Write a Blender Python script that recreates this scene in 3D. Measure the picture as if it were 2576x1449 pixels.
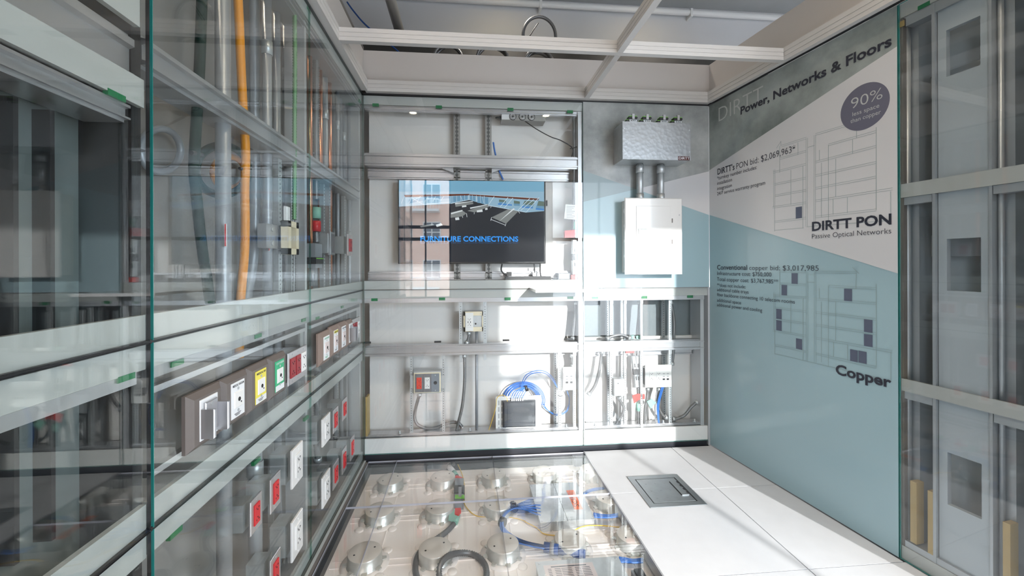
import bpy, math, random
from mathutils import Vector as V, Matrix
random.seed(7)
scene = bpy.context.scene
for o in list(bpy.data.objects): bpy.data.objects.remove(o)
COL = scene.collection

# ------------------------------------------------------------------ camera
FPX, CX, CY, W, HH = 1030.0, 1265.0, 667.3, 2576.0, 1449.0
EYE = V((0, 0, 1.24))
YAW = math.atan((1265 - 1172) / 1030.0)
ROLL = 0.003
FW = V((math.sin(YAW), math.cos(YAW), 0)); R0 = V((math.cos(YAW), -math.sin(YAW), 0)); U0 = V((0, 0, 1))
RR = R0 * math.cos(ROLL) - U0 * math.sin(ROLL); UU = R0 * math.sin(ROLL) + U0 * math.cos(ROLL)
cam_data = bpy.data.cameras.new('camera'); cam = bpy.data.objects.new('camera', cam_data); COL.objects.link(cam)
cam_data.sensor_width = 36.0; cam_data.lens = 36.0 * FPX / W
cam_data.shift_x = (W / 2 - CX) / W; cam_data.shift_y = (CY - HH / 2) / W
cam_data.clip_start = 0.02
cam.matrix_world = Matrix(((RR.x, UU.x, -FW.x, EYE.x), (RR.y, UU.y, -FW.y, EYE.y), (RR.z, UU.z, -FW.z, EYE.z), (0, 0, 0, 1)))
scene.camera = cam

# ------------------------------------------------------------------ light and exposure
world = bpy.data.worlds.new('world'); scene.world = world; world.use_nodes = True
bg = world.node_tree.nodes['Background']
bg.inputs[0].default_value = (0.80, 0.90, 1.0, 1); bg.inputs[1].default_value = 13.0
SUN_DIR = V((-0.29, 1.0, -0.30)).normalized()
sd = bpy.data.lights.new('sun', 'SUN'); sd.energy = 6.4; sd.angle = math.radians(0.9); sd.color = (1.0, 0.985, 0.965)
sun = bpy.data.objects.new('sun', sd); COL.objects.link(sun); sun.location = (1.5, -6, 5)
sun.rotation_euler = SUN_DIR.to_track_quat('-Z', 'Y').to_euler()
vs = scene.view_settings
vs.view_transform = 'Standard'; vs.look = 'None'; vs.gamma = 1.0; vs.exposure = 0.12; vs.use_curve_mapping = False
scene.cycles.max_bounces = 14; scene.cycles.transparent_max_bounces = 40; scene.cycles.diffuse_bounces = 5
scene.cycles.caustics_reflective = False; scene.cycles.caustics_refractive = False
scene.cycles.sample_clamp_indirect = 6.0

# ------------------------------------------------------------------ the planes of the place
D = 2.678           # back wall glass plane, y
XL = -0.648         # left wall glass plane, x
def ray(px, py): return FW + RR * ((px - CX) / FPX) - UU * ((py - CY) / FPX)
def B(px, py, d=0.0):
    r = ray(px, py); return EYE + r * ((D + d) / r.y)
def L(px, py, d=0.0):
    r = ray(px, py); return EYE + r * ((XL - d) / r.x)
def F(px, py, z=0.0):
    r = ray(px, py); return EYE + r * ((z - EYE.z) / r.z)
CR = V((1.669, D, 0)); ER = V((0.12825, -0.99174, 0)); NR = V((-0.99174, -0.12825, 0))
def Rw(px, py, d=0.0):
    r = ray(px, py); return EYE + r * (((CR - NR * d - EYE).dot(NR)) / r.dot(NR))
def rpt(s, z, d=0.0): return CR + ER * s - NR * d + V((0, 0, z))
class Fr:
    def __init__(s, u, v, n): s.u, s.v, s.n = V(u), V(v), V(n)
FB = Fr((1, 0, 0), (0, 0, 1), (0, -1, 0))
FL_ = Fr((0, 1, 0), (0, 0, 1), (1, 0, 0))
FR_ = Fr(ER, (0, 0, 1), NR)
FF = Fr((1, 0, 0), (0, 1, 0), (0, 0, 1))
ZT, ZM, ZLL = 2.335, 1.084, 0.695   # top of the walls, upper joint, lower joint of the left wall

# ------------------------------------------------------------------ materials
MATS = {}
def mat(name, col, rough=0.5, metal=0.0, var=0.0, vscale=8.0, bump=0.0, bscale=60.0, emit=0.0, spec=0.5, coat=0.0, stretch=None):
    m = bpy.data.materials.new(name); m.use_nodes = True; nt = m.node_tree; b = nt.nodes['Principled BSDF']
    b.inputs['Roughness'].default_value = rough; b.inputs['Metallic'].default_value = metal
    b.inputs['Specular IOR Level'].default_value = spec; b.inputs['Coat Weight'].default_value = coat
    c = (col[0], col[1], col[2], 1); b.inputs['Base Color'].default_value = c
    tc = nt.nodes.new('ShaderNodeTexCoord'); mp = nt.nodes.new('ShaderNodeMapping'); nt.links.new(tc.outputs['Object'], mp.inputs[0])
    if stretch: mp.inputs['Scale'].default_value = stretch
    if var:
        n = nt.nodes.new('ShaderNodeTexNoise'); n.inputs['Scale'].default_value = vscale; n.inputs['Detail'].default_value = 6
        nt.links.new(mp.outputs[0], n.inputs['Vector'])
        r = nt.nodes.new('ShaderNodeMix'); r.data_type = 'RGBA'
        r.inputs[6].default_value = tuple(max(0, x * (1 - var)) for x in c[:3]) + (1,)
        r.inputs[7].default_value = tuple(min(1, x * (1 + var)) for x in c[:3]) + (1,)
        nt.links.new(n.outputs[0], r.inputs[0]); nt.links.new(r.outputs[2], b.inputs['Base Color'])
    if bump:
        n2 = nt.nodes.new('ShaderNodeTexNoise'); n2.inputs['Scale'].default_value = bscale; n2.inputs['Detail'].default_value = 4
        nt.links.new(mp.outputs[0], n2.inputs['Vector'])
        bp = nt.nodes.new('ShaderNodeBump'); bp.inputs['Strength'].default_value = bump; bp.inputs['Distance'].default_value = 0.004
        nt.links.new(n2.outputs[0], bp.inputs['Height']); nt.links.new(bp.outputs[0], b.inputs['Normal'])
    if emit:
        b.inputs['Emission Color'].default_value = c; b.inputs['Emission Strength'].default_value = emit
    MATS[name] = m; return m
def glass_mat(name, tint, fac=1.0, ior=1.5):
    m = bpy.data.materials.new(name); m.use_nodes = True; nt = m.node_tree
    for n in list(nt.nodes): nt.nodes.remove(n)
    out = nt.nodes.new('ShaderNodeOutputMaterial'); mx = nt.nodes.new('ShaderNodeMixShader')
    t = nt.nodes.new('ShaderNodeBsdfTransparent'); t.inputs[0].default_value = (*tint, 1)
    g = nt.nodes.new('ShaderNodeBsdfGlossy'); g.inputs['Roughness'].default_value = 0.0; g.inputs[0].default_value = (1, 1, 1, 1)
    fr = nt.nodes.new('ShaderNodeFresnel'); geo = nt.nodes.new('ShaderNodeNewGeometry')
    mi = nt.nodes.new('ShaderNodeMix'); mi.data_type = 'FLOAT'; mi.inputs[2].default_value = ior; mi.inputs[3].default_value = 1 / ior
    nt.links.new(geo.outputs['Backfacing'], mi.inputs[0]); nt.links.new(mi.outputs[0], fr.inputs[0])
    mu = nt.nodes.new('ShaderNodeMath'); mu.operation = 'MULTIPLY'; mu.inputs[1].default_value = fac
    nt.links.new(fr.outputs[0], mu.inputs[0]); nt.links.new(mu.outputs[0], mx.inputs[0])
    nt.links.new(t.outputs[0], mx.inputs[1]); nt.links.new(g.outputs[0], mx.inputs[2]); nt.links.new(mx.outputs[0], out.inputs[0])
    MATS[name] = m; return m
glass_mat('glass', (0.985, 0.993, 0.99)); glass_mat('floor_glass', (0.99, 0.995, 0.995)); glass_mat('left_glass', (0.96, 0.975, 0.968), 0.7, 1.5)
mat('glass_seam', (0.50, 0.51, 0.58), 0.3)
glass_mat('glass_joint', (0.55, 0.75, 0.7))
mat('glass_edge', (0.02, 0.22, 0.2), 0.15, emit=0.0, coat=0.5)
mat('alum', (0.56, 0.56, 0.58), 0.3, 0.85, var=0.08, vscale=5, bump=0.05, bscale=200, stretch=(0.2, 1, 1))
mat('alum_dull', (0.45, 0.455, 0.47), 0.42, 0.75, var=0.1)
mat('alum_vert', (0.6, 0.61, 0.63), 0.32, 0.6, var=0.12, vscale=6)
mat('galv', (0.52, 0.545, 0.56), 0.40, 0.65, var=0.18, vscale=40)
mat('conduit', (0.31, 0.33, 0.36), 0.40, 0.35, var=0.1, vscale=20)
mat('flex', (0.19, 0.19, 0.195), 0.4, 0.6)
mat('armour_green', (0.16, 0.33, 0.17), 0.4, 0.3)
mat('box_grey', (0.30, 0.295, 0.285), 0.4, 0.3)
mat('alum_blue', (0.40, 0.43, 0.46), 0.4, 0.45, var=0.12)
mat('cutout_white', (0.40, 0.45, 0.49), 0.35, coat=0.3)
mat('copper', (0.62, 0.27, 0.16), 0.28, 0.95, var=0.12, vscale=15)
mat('white', (0.80, 0.80, 0.79), 0.4)
mat('white_gloss', (0.72, 0.72, 0.71), 0.15, coat=0.35)
mat('trim_white', (0.64, 0.62, 0.605), 0.25, coat=0.2)
mat('strip', (0.44, 0.46, 0.452), 0.28, coat=0.25)
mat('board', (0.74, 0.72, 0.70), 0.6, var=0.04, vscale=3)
mat('board_left', (0.25, 0.238, 0.23), 0.5, var=0.1, vscale=3)  # dimness of the left cavity put into the colour, darker than the back boards
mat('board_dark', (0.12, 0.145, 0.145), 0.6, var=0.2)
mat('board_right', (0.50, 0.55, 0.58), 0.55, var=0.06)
mat('keyhole_grey', (0.10, 0.10, 0.10), 0.6)
mat('black', (0.012, 0.012, 0.014), 0.4)
mat('black_plastic', (0.02, 0.02, 0.022), 0.35)
mat('hole', (0.015, 0.015, 0.017), 0.7)
mat('green', (0.0, 0.16, 0.05), 0.35)
mat('lime', (0.2, 0.62, 0.05), 0.4)
mat('hose_green', (0.004, 0.022, 0.018), 0.55, spec=0.2)
mat('hose_orange', (0.72, 0.27, 0.004), 0.45, var=0.06, vscale=60)
mat('blue', (0.03, 0.16, 0.55), 0.35, var=0.2, vscale=60)
mat('blue_dark', (0.02, 0.08, 0.3), 0.4)
mat('yellow', (0.85, 0.55, 0.05), 0.4)
mat('cream', (0.78, 0.70, 0.52), 0.5, var=0.05)
mat('red', (0.55, 0.02, 0.025), 0.35)
mat('red_bright', (0.75, 0.05, 0.025), 0.3)
mat('red_dark', (0.30, 0.012, 0.02), 0.35)
mat('red_tag', (0.72, 0.03, 0.02), 0.35)
mat('mint', (0.25, 0.52, 0.42), 0.5)
mat('orange_tag', (0.85, 0.17, 0.05), 0.4)
mat('taupe', (0.135, 0.115, 0.105), 0.45, var=0.05, vscale=80)
mat('taupe_light', (0.23, 0.175, 0.15), 0.5)
mat('grey_plate', (0.17, 0.165, 0.18), 0.45)
mat('grey_blue_plate', (0.20, 0.23, 0.27), 0.45)
mat('steel_plate', (0.58, 0.57, 0.57), 0.3, 0.85, stretch=(1, 1, 30), var=0.08)
mat('label_white', (0.78, 0.80, 0.82), 0.35)
mat('label_yellow', (0.80, 0.70, 0.08), 0.35)
mat('label_green', (0.02, 0.40, 0.18), 0.35)
mat('wood', (0.42, 0.30, 0.12), 0.5, var=0.25, vscale=30, stretch=(1, 1, 0.08))
mat('concrete_dark', (0.17, 0.175, 0.18), 0.8, var=0.2, vscale=2)
mat('upper_wall', (0.60, 0.60, 0.61), 0.7, var=0.08, vscale=1.2)
mat('ceiling_grey', (0.38, 0.39, 0.39), 0.8, var=0.06)
mat('backing_dark', (0.045, 0.043, 0.04), 0.7, var=0.2)
mat('room_white', (0.62, 0.62, 0.62), 0.7)
mat('fascia', (0.54, 0.505, 0.485), 0.45)
mat('floor_tile', (0.545, 0.55, 0.565), 0.55, var=0.05, vscale=14, bump=0.06, bscale=300)
mat('floor_base', (0.93, 0.87, 0.83), 0.45, var=0.05, vscale=6)
mat('base_tray', (0.90, 0.84, 0.80), 0.35)
mat('zinc', (0.62, 0.62, 0.58), 0.32, 0.5, var=0.15, vscale=25)
mat('zinc_top', (0.66, 0.62, 0.57), 0.45, 0.1, var=0.05)
mat('base_black', (0.02, 0.022, 0.028), 0.35)
mat('base_brown', (0.16, 0.145, 0.135), 0.45)
mat('floor_box', (0.28, 0.30, 0.31), 0.4, 0.85, var=0.15, vscale=20)
mat('print_teal', (0.31, 0.445, 0.49), 0.32, coat=0.25)
mat('print_teal_dark', (0.27, 0.345, 0.36), 0.35, coat=0.2)
mat('print_white', (0.60, 0.60, 0.61), 0.32, coat=0.25)
mat('ink', (0.022, 0.024, 0.038), 0.4)
mat('ink_mid', (0.07, 0.075, 0.09), 0.4)
mat('ink_light', (0.50, 0.52, 0.51), 0.4)
mat('ink_line', (0.32, 0.37, 0.38), 0.4)
mat('ink_line_teal', (0.27, 0.36, 0.37), 0.4)
mat('ink_purple', (0.13, 0.13, 0.175), 0.4)
mat('ink_room', (0.085, 0.10, 0.15), 0.4)
mat('maroon', (0.075, 0.012, 0.01), 0.4)
mat('paper', (0.70, 0.70, 0.72), 0.6)
mat('paper_pink', (0.66, 0.58, 0.57), 0.6)
mat('tape_grey', (0.35, 0.35, 0.37), 0.5)
mat('modem', (0.05, 0.055, 0.065), 0.4, bump=0.4, bscale=400)
mat('frosted', (0.15, 0.18, 0.195), 0.4, var=0.1, vscale=90)
mat('lamp', (1.0, 0.82, 0.5), 0.5, emit=60.0)
mat('lamp_rim', (0.75, 0.75, 0.74), 0.4)
mat('brick_wall', (0.62, 0.40, 0.31), 0.8)
mat('street', (0.3, 0.3, 0.3), 0.8)
mat('win_dark', (0.10, 0.12, 0.14), 0.1)
mat('tv_bezel', (0.012, 0.012, 0.014), 0.25)
def screen_mat(name, c, s=1.0):
    m = mat(name, (0.003, 0.003, 0.004), 0.2, spec=0.15); b = m.node_tree.nodes['Principled BSDF']
    b.inputs['Emission Color'].default_value = (*c, 1); b.inputs['Emission Strength'].default_value = s; return m
def s2l(r, g, b): return tuple(((x / 255) / 12.92 if x / 255 < 0.04045 else ((x / 255 + 0.055) / 1.055) ** 2.4) for x in (r, g, b))
for nm, c in dict(sc_sky=(108, 160, 188), sc_sky2=(135, 170, 192), sc_floor=(22, 29, 39), sc_wood=(88, 42, 24), sc_frame=(185, 205, 218), sc_pane=(95, 140, 170),
                  sc_land=(85, 105, 95), sc_desk=(120, 125, 125), sc_desk_dark=(70, 76, 82), sc_white=(205, 212, 215), sc_text=(35, 150, 245), sc_text2=(15, 62, 105), sc_sea=(50, 120, 190)).items():
    screen_mat(nm, s2l(*c), 1.0)
def concrete_print(name, c1, c2):
    m = mat(name, c1, 0.34, coat=0.2); nt = m.node_tree; b = nt.nodes['Principled BSDF']
    tc = nt.nodes.new('ShaderNodeTexCoord'); n = nt.nodes.new('ShaderNodeTexNoise'); n.inputs['Scale'].default_value = 2.6; n.inputs['Detail'].default_value = 9; n.inputs['Roughness'].default_value = 0.62
    nt.links.new(tc.outputs['Object'], n.inputs['Vector'])
    r = nt.nodes.new('ShaderNodeValToRGB'); r.color_ramp.elements[0].position = 0.36; r.color_ramp.elements[1].position = 0.64
    r.color_ramp.elements[0].color = (*c1, 1); r.color_ramp.elements[1].color = (*c2, 1)
    nt.links.new(n.outputs[0], r.inputs[0]); nt.links.new(r.outputs[0], b.inputs['Base Color'])
concrete_print('print_concrete', (0.19, 0.205, 0.205), (0.44, 0.46, 0.455))
concrete_print('print_concrete_green', (0.16, 0.185, 0.18), (0.36, 0.40, 0.385))
# brick of the far facade
nt = MATS['brick_wall'].node_tree; bt = nt.nodes.new('ShaderNodeTexBrick'); tc = nt.nodes.new('ShaderNodeTexCoord'); mp = nt.nodes.new('ShaderNodeMapping')
mp.inputs['Rotation'].default_value = (math.radians(90), 0, 0); bt.inputs['Scale'].default_value = 3.0
bt.inputs['Color1'].default_value = (0.80, 0.55, 0.44, 1); bt.inputs['Color2'].default_value = (0.72, 0.48, 0.38, 1); bt.inputs['Mortar'].default_value = (0.66, 0.58, 0.52, 1)
nt.links.new(tc.outputs['Object'], mp.inputs[0]); nt.links.new(mp.outputs[0], bt.inputs['Vector']); nt.links.new(bt.outputs[0], nt.nodes['Principled BSDF'].inputs['Base Color'])
# tread-like emboss on the junction box
m = mat('embossed', (0.36, 0.37, 0.38), 0.4, 0.8); nt = m.node_tree; vo = nt.nodes.new('ShaderNodeTexVoronoi'); vo.inputs['Scale'].default_value = 45
tc = nt.nodes.new('ShaderNodeTexCoord'); nt.links.new(tc.outputs['Object'], vo.inputs['Vector']); bp = nt.nodes.new('ShaderNodeBump'); bp.inputs['Strength'].default_value = 0.35; bp.inputs['Distance'].default_value = 0.002
nt.links.new(vo.outputs['Distance'], bp.inputs['Height']); nt.links.new(bp.outputs[0], nt.nodes['Principled BSDF'].inputs['Normal'])

# ------------------------------------------------------------------ mesh building
def smooth_path(pts, seg=8):
    pts = [V(p) for p in pts]
    if len(pts) < 3: return pts
    out = []
    for i in range(len(pts) - 1):
        p0 = pts[i - 1] if i else pts[0] * 2 - pts[1]; p1, p2 = pts[i], pts[i + 1]
        p3 = pts[i + 2] if i + 2 < len(pts) else pts[-1] * 2 - pts[-2]
        for k in range(seg):
            t = k / seg
            out.append(0.5 * ((2 * p1) + (p2 - p0) * t + (2 * p0 - 5 * p1 + 4 * p2 - p3) * t * t + (3 * p1 - p0 - 3 * p2 + p3) * t ** 3))
    out.append(pts[-1]); return out
def resample(pts, step):
    out = [pts[0]]; acc = 0.0
    for a, b in zip(pts, pts[1:]):
        l = (b - a).length
        while l > 0 and acc + l >= step:
            a = a + (b - a) * ((step - acc) / l); out.append(a); l = (b - a).length; acc = 0.0
        acc += l
    return out
class MB:
    def __init__(s): s.v, s.f, s.m, s.s = [], [], [], []
    def add(s, vs, fs, mi=0, sm=False):
        k = len(s.v); s.v += [V(x) for x in vs]
        for f in fs: s.f.append([i + k for i in f]); s.m.append(mi); s.s.append(sm)
        return s
    def box(s, a, b, mi=0):
        x0, y0, z0 = (min(a[i], b[i]) for i in range(3)); x1, y1, z1 = (max(a[i], b[i]) for i in range(3))
        return s.add([(x0, y0, z0), (x1, y0, z0), (x1, y1, z0), (x0, y1, z0), (x0, y0, z1), (x1, y0, z1), (x1, y1, z1), (x0, y1, z1)],
                     [(0, 3, 2, 1), (4, 5, 6, 7), (0, 1, 5, 4), (1, 2, 6, 5), (2, 3, 7, 6), (3, 0, 4, 7)], mi)
    def slab(s, fr, p, w, h, t, mi=0, ch=0.0, side=None):
        """rectangle centred on p in frame fr, thickness t towards its normal, front edge chamfered by ch"""
        p = V(p); u, v, n = fr.u * (w / 2), fr.v * (h / 2), fr.n
        cu, cv = fr.u * (w / 2 - ch), fr.v * (h / 2 - ch)
        vs = [p - u - v, p + u - v, p + u + v, p - u + v]
        if ch: vs += [q + n * max(t - ch, t * 0.4) for q in vs]
        vs += [p - cu - cv + n * t, p + cu - cv + n * t, p + cu + cv + n * t, p - cu + cv + n * t]
        L_ = len(vs) // 4; fs = [(3, 2, 1, 0)]; k = 4 * (L_ - 1)
        s.add(vs, fs, mi)
        base = len(s.v) - len(vs)
        s.f.append([base + k + i for i in range(4)]); s.m.append(mi); s.s.append(False)
        for j in range(L_ - 1):
            for i in range(4):
                a = 4 * j + i; b = 4 * j + (i + 1) % 4
                s.f.append([base + a, base + b, base + b + 4, base + a + 4]); s.m.append(mi if side is None else side); s.s.append(False)
        return s
    def rect(s, fr, a, b, t, mi=0, ch=0.0, side=None):
        a, b = V(a), V(b); c = (a + b) / 2
        return s.slab(fr, c, abs((b - a).dot(fr.u)), abs((b - a).dot(fr.v)), t, mi, ch, side)
    def poly(s, pts, vec, mi=0, side=None):
        n = len(pts); vec = V(vec); pts = [V(p) for p in pts]
        s.add(pts + [p + vec for p in pts], [list(range(n))[::-1], list(range(n, 2 * n))], mi)
        k = len(s.v) - 2 * n
        for i in range(n):
            j = (i + 1) % n; s.f.append([k + i, k + j, k + n + j, k + n + i]); s.m.append(mi if side is None else side); s.s.append(False)
        return s
    def flat(s, pts, mi=0): return s.add(pts, [list(range(len(pts)))], mi)
    def cyl(s, a, b, r, n=16, mi=0, r2=None, cap=True):
        a, b = V(a), V(b); r2 = r if r2 is None else r2; d = (b - a).normalized()
        q = V((1, 0, 0)) if abs(d.x) < 0.8 else V((0, 1, 0)); u = d.cross(q).normalized(); v = d.cross(u)
        ring = lambda c, rr: [c + (u * math.cos(2 * math.pi * i / n) + v * math.sin(2 * math.pi * i / n)) * rr for i in range(n)]
        s.add(ring(a, r) + ring(b, r2), [(i, (i + 1) % n, n + (i + 1) % n, n + i) for i in range(n)], mi, True)
        k = len(s.v) - 2 * n
        if cap:
            s.f += [[k + i for i in range(n)][::-1], [k + n + i for i in range(n)]]; s.m += [mi, mi]; s.s += [False, False]
        return s
    def disc(s, c, n_, r, n=12, mi=0, t=0.0006):
        n_ = V(n_).normalized(); return s.cyl(V(c), V(c) + n_ * t, r, n, mi)
    def lathe(s, c, prof, n=24, mi=0, ax=V((0, 0, 1)), smooth=True):
        c = V(c); ax = V(ax).normalized(); q = V((1, 0, 0)) if abs(ax.x) < 0.8 else V((0, 1, 0)); u = ax.cross(q).normalized(); v = ax.cross(u)
        vs = []
        for r, z in prof: vs += [c + ax * z + (u * math.cos(2 * math.pi * i / n) + v * math.sin(2 * math.pi * i / n)) * r for i in range(n)]
        return s.add(vs, [(j * n + i, j * n + (i + 1) % n, (j + 1) * n + (i + 1) % n, (j + 1) * n + i) for j in range(len(prof) - 1) for i in range(n)], mi, smooth)
    def tube(s, pts, r, n=8, mi=0, seg=8, corr=0.0, smooth=True):
        p = smooth_path(pts, seg) if smooth else [V(x) for x in pts]
        if corr: p = resample(p, corr)
        if len(p) < 2: return s
        vs = []; fs = []; u = None
        for i, c in enumerate(p):
            d = (p[min(i + 1, len(p) - 1)] - p[max(i - 1, 0)]).normalized()
            if u is None:
                q = V((0, 0, 1)) if abs(d.z) < 0.8 else V((1, 0, 0)); u = d.cross(q).normalized()
            u = (u - d * u.dot(d)).normalized(); w = d.cross(u)
            rr = r * ((1.0 if i % 2 else 0.72) if corr else 1.0)
            vs += [c + (u * math.cos(2 * math.pi * k / n) + w * math.sin(2 * math.pi * k / n)) * rr for k in range(n)]
        for i in range(len(p) - 1):
            for k in range(n): fs.append((i * n + k, i * n + (k + 1) % n, (i + 1) * n + (k + 1) % n, (i + 1) * n + k))
        s.add(vs, fs, mi, True)
        k0 = len(s.v) - len(vs)
        s.f += [[k0 + i for i in range(n)][::-1], [len(s.v) - n + i for i in range(n)]]; s.m += [mi, mi]; s.s += [False, False]
        return s
    def line(s, fr, a, b, w, t=0.0008, mi=0):
        """thin printed or built bar between two points in the plane of fr"""
        a, b = V(a), V(b); d = (b - a).normalized(); q = fr.n.cross(d).normalized() * (w / 2)
        return s.poly([a - q, b - q, b + q, a + q], fr.n * t, mi)
    def build(s, name, mats, parent=None, origin=None):
        if isinstance(mats, str): mats = [mats]
        me = bpy.data.meshes.new(name); org = origin
        if org is None:
            if parent is not None: org = world_of(parent)
            else:
                lo = V((min(v.x for v in s.v), min(v.y for v in s.v), min(v.z for v in s.v))); hi = V((max(v.x for v in s.v), max(v.y for v in s.v), max(v.z for v in s.v)))
                org = V(((lo.x + hi.x) / 2, (lo.y + hi.y) / 2, lo.z))
        me.from_pydata([tuple(v - org) for v in s.v], [], s.f)
        for m_ in mats: me.materials.append(MATS[m_])
        me.polygons.foreach_set('material_index', s.m); me.polygons.foreach_set('use_smooth', s.s); me.update()
        o = bpy.data.objects.new(name, me); COL.objects.link(o)
        if parent is not None: o.parent = parent
        else: o.location = org
        return o
def world_of(o):
    p = V((0, 0, 0))
    while o is not None: p = p + o.location; o = o.parent
    return p
def tag(o, label=None, cat=None, group=None, kind=None):
    if label: o['label'] = label
    if cat: o['category'] = cat
    if group: o['group'] = group
    if kind: o['kind'] = kind
    return o
def thing(name, label, cat, loc, group=None):
    o = bpy.data.objects.new(name, None); o.empty_display_size = 0.05; COL.objects.link(o); o.location = V(loc)
    return tag(o, label, cat, group)
def struct(name, label, loc=(0, 0, 0), cat=None):
    o = bpy.data.objects.new(name, None); o.empty_display_size = 0.1; COL.objects.link(o); o.location = V(loc)
    return tag(o, label, cat, kind='structure')
TEXTS = []
def text(s, p, fr, mt, parent, height=None, width=None, name='lettering', bold=0.0, align='LEFT', shear=0.0, off=0.0015):
    """printed lettering: baseline start (or centre) at p, cap height and run length in metres"""
    cu = bpy.data.curves.new(name, 'FONT'); cu.body = s; cu.size = 1.0; cu.align_x = align; cu.offset = bold; cu.shear = shear; cu.resolution_u = 3
    cu.extrude = 0.0
    cu.materials.append(MATS[mt]); o = bpy.data.objects.new(name, cu); COL.objects.link(o); o.parent = parent
    u, v, n = fr.u, fr.v, fr.n; q = V(p) + n * off - world_of(parent)
    TEXTS.append((o, Matrix(((u.x, v.x, n.x, q.x), (u.y, v.y, n.y, q.y), (u.z, v.z, n.z, q.z), (0, 0, 0, 1))), height, width)); return o
def finish_texts():
    bpy.context.view_layer.update(); dg = bpy.context.evaluated_depsgraph_get(); todo = []
    for o, M, h, w in TEXTS:
        sy = (h / 0.729) if h else None; sx = sy
        if w: sx = w / max(o.dimensions.x, 1e-6)
        if sy is None: sy = sx
        Mx = M @ Matrix.Diagonal((sx, sy, 1, 1)); ev = o.evaluated_get(dg); me = bpy.data.meshes.new_from_object(ev, depsgraph=dg)
        me.transform(Matrix.Diagonal((sx, sy, 1, 1))); nm_, par = o.name, o.parent; todo.append((o, me, M, nm_, par))
    for o, me, M, nm_, par in todo:
        o.name = 'old'; n = bpy.data.objects.new(nm_, me); COL.objects.link(n); n.parent = par; n.matrix_local = M; bpy.data.objects.remove(o)

# ------------------------------------------------------------------ outer room: upper wall, ceiling, window wall with the street behind
def bxs(name, parent, a, b, m): return MB().box(a, b).build(name, m, parent)
ceil = struct('ceiling', 'dark grey slab ceiling high above the open grid', (0, 0, 3.50)); bxs('slab', ceil, (-4, -1.35, 3.50), (5.5, 3.6, 3.6), 'ceiling_grey')
wu = struct('wall_back_upper', 'plain grey building wall rising behind the open ceiling grid', (0, 3.45, 0)); bxs('wall_face', wu, (-4, 3.45, -0.2), (5.5, 3.6, 3.50), 'upper_wall')
wl = struct('wall_side_left', 'outer room wall beyond the glass service wall', (-3.9, 0, 0)); bxs('wall_face', wl, (-4.0, -1.2, -0.2), (-3.9, 3.45, 3.50), 'room_white')
wr = struct('wall_side_right', 'outer room wall beyond the printed panel wall', (5.4, 0, 0)); bxs('wall_face', wr, (5.4, -1.2, -0.2), (5.5, 3.45, 3.50), 'room_white')
fs_ = struct('floor_slab', 'structural slab under the raised floor', (0, 0, -0.3)); bxs('slab', fs_, (-4, -1.3, -0.3), (5.5, 3.5, -0.16), 'concrete_dark')
YW = -1.1
WINS = [(-1.07, -0.23, 0.72, 2.62), (1.37, 4.2, 0.06, 2.62)]
wf = struct('wall_window_side', 'window wall opposite the glass back wall', (0, YW, 0))
xs = [-4.0]
for a, b, c, d in WINS: xs += [a, b]
xs += [5.5]
mb = MB()
for i in range(0, len(xs), 2): mb.box((xs[i], YW - 0.15, -0.2), (xs[i + 1], YW, 3.50))
for a, b, c, d in WINS: mb.box((a, YW - 0.15, -0.2), (b, YW, c)); mb.box((a, YW - 0.15, d), (b, YW, 3.50))
mb.build('wall_face', 'room_white', wf)
mull = {0: [-0.86, -0.63], 1: [2.17, 3.1]}
for i, (a, b, c, d) in enumerate(WINS):
    w = struct('window_%d' % (i + 1), 'tall dark framed window in the wall opposite the display', ((a + b) / 2, YW - 0.08, c))
    mb = MB(); y0, y1 = YW - 0.1, YW - 0.05
    mb.box((a, y0, c), (a + 0.03, y1, d)); mb.box((b - 0.03, y0, c), (b, y1, d)); mb.box((a, y0, d - 0.03), (b, y1, d)); mb.box((a, y0, c), (b, y1, c + 0.03))
    mb.build('window_frame', 'black', w)
    for x in mull[i]: MB().box((x - 0.012, y0, c), (x + 0.012, y1, d)).build('mullion', 'black', w)
    MB().box((a, y0, 1.63), (b, y1, 1.68)).build('transom', 'black', w)
    if i == 0: MB().box((a, y0, 1.82), (b, y1, 1.87)).build('transom', 'black', w)
for i, (a, b, c, d) in enumerate(WINS):   # sky portals in the openings
    al = bpy.data.lights.new('window_portal', 'AREA'); al.shape = 'RECTANGLE'; al.size = b - a; al.size_y = d - c; al.cycles.is_portal = True
    ao = bpy.data.objects.new('window_portal', al); COL.objects.link(ao); ao.location = ((a + b) / 2, YW - 0.17, (c + d) / 2)
    ao.rotation_euler = V((0, 1, 0)).to_track_quat('-Z', 'Z').to_euler()
# brick apartment house across the street, seen mirrored in the glass
bl = thing('brick_building', 'tan brick apartment house across the street, mirrored in the glass', 'building', (-4, -17, -3))
MB().box((-9, -20, -4), (2.2, -17, 14)).build('facade', 'brick_wall', bl)
for j in range(-1, 6):
    for k in range(7):
        x = -8.3 + k * 1.5; z = -1.6 + j * 2.05
        wn = MB().box((x, -17.02, z), (x + 0.95, -16.95, z + 1.1)).build('window', 'white', bl)
        mb = MB()
        for a_, b_ in ((0.05, 0.44), (0.51, 0.90)):
            mb.box((x + a_, -16.96, z + 0.06), (x + b_, -16.93, z + 0.50)); mb.box((x + a_, -16.96, z + 0.56), (x + b_, -16.93, z + 1.04))
        mb.build('pane', 'win_dark', wn)
for z in (0.1, 4.2):
    mb = MB().box((-5.6, -17, z - 0.12), (-1.4, -16.2, z))
    for k in range(29): mb.box((-5.6 + k * 0.15, -16.23, z), (-5.58 + k * 0.15, -16.2, z + 0.5))
    mb.box((-5.6, -16.24, z + 0.48), (-1.4, -16.18, z + 0.55)); mb.build('balcony', 'white', bl)
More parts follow.
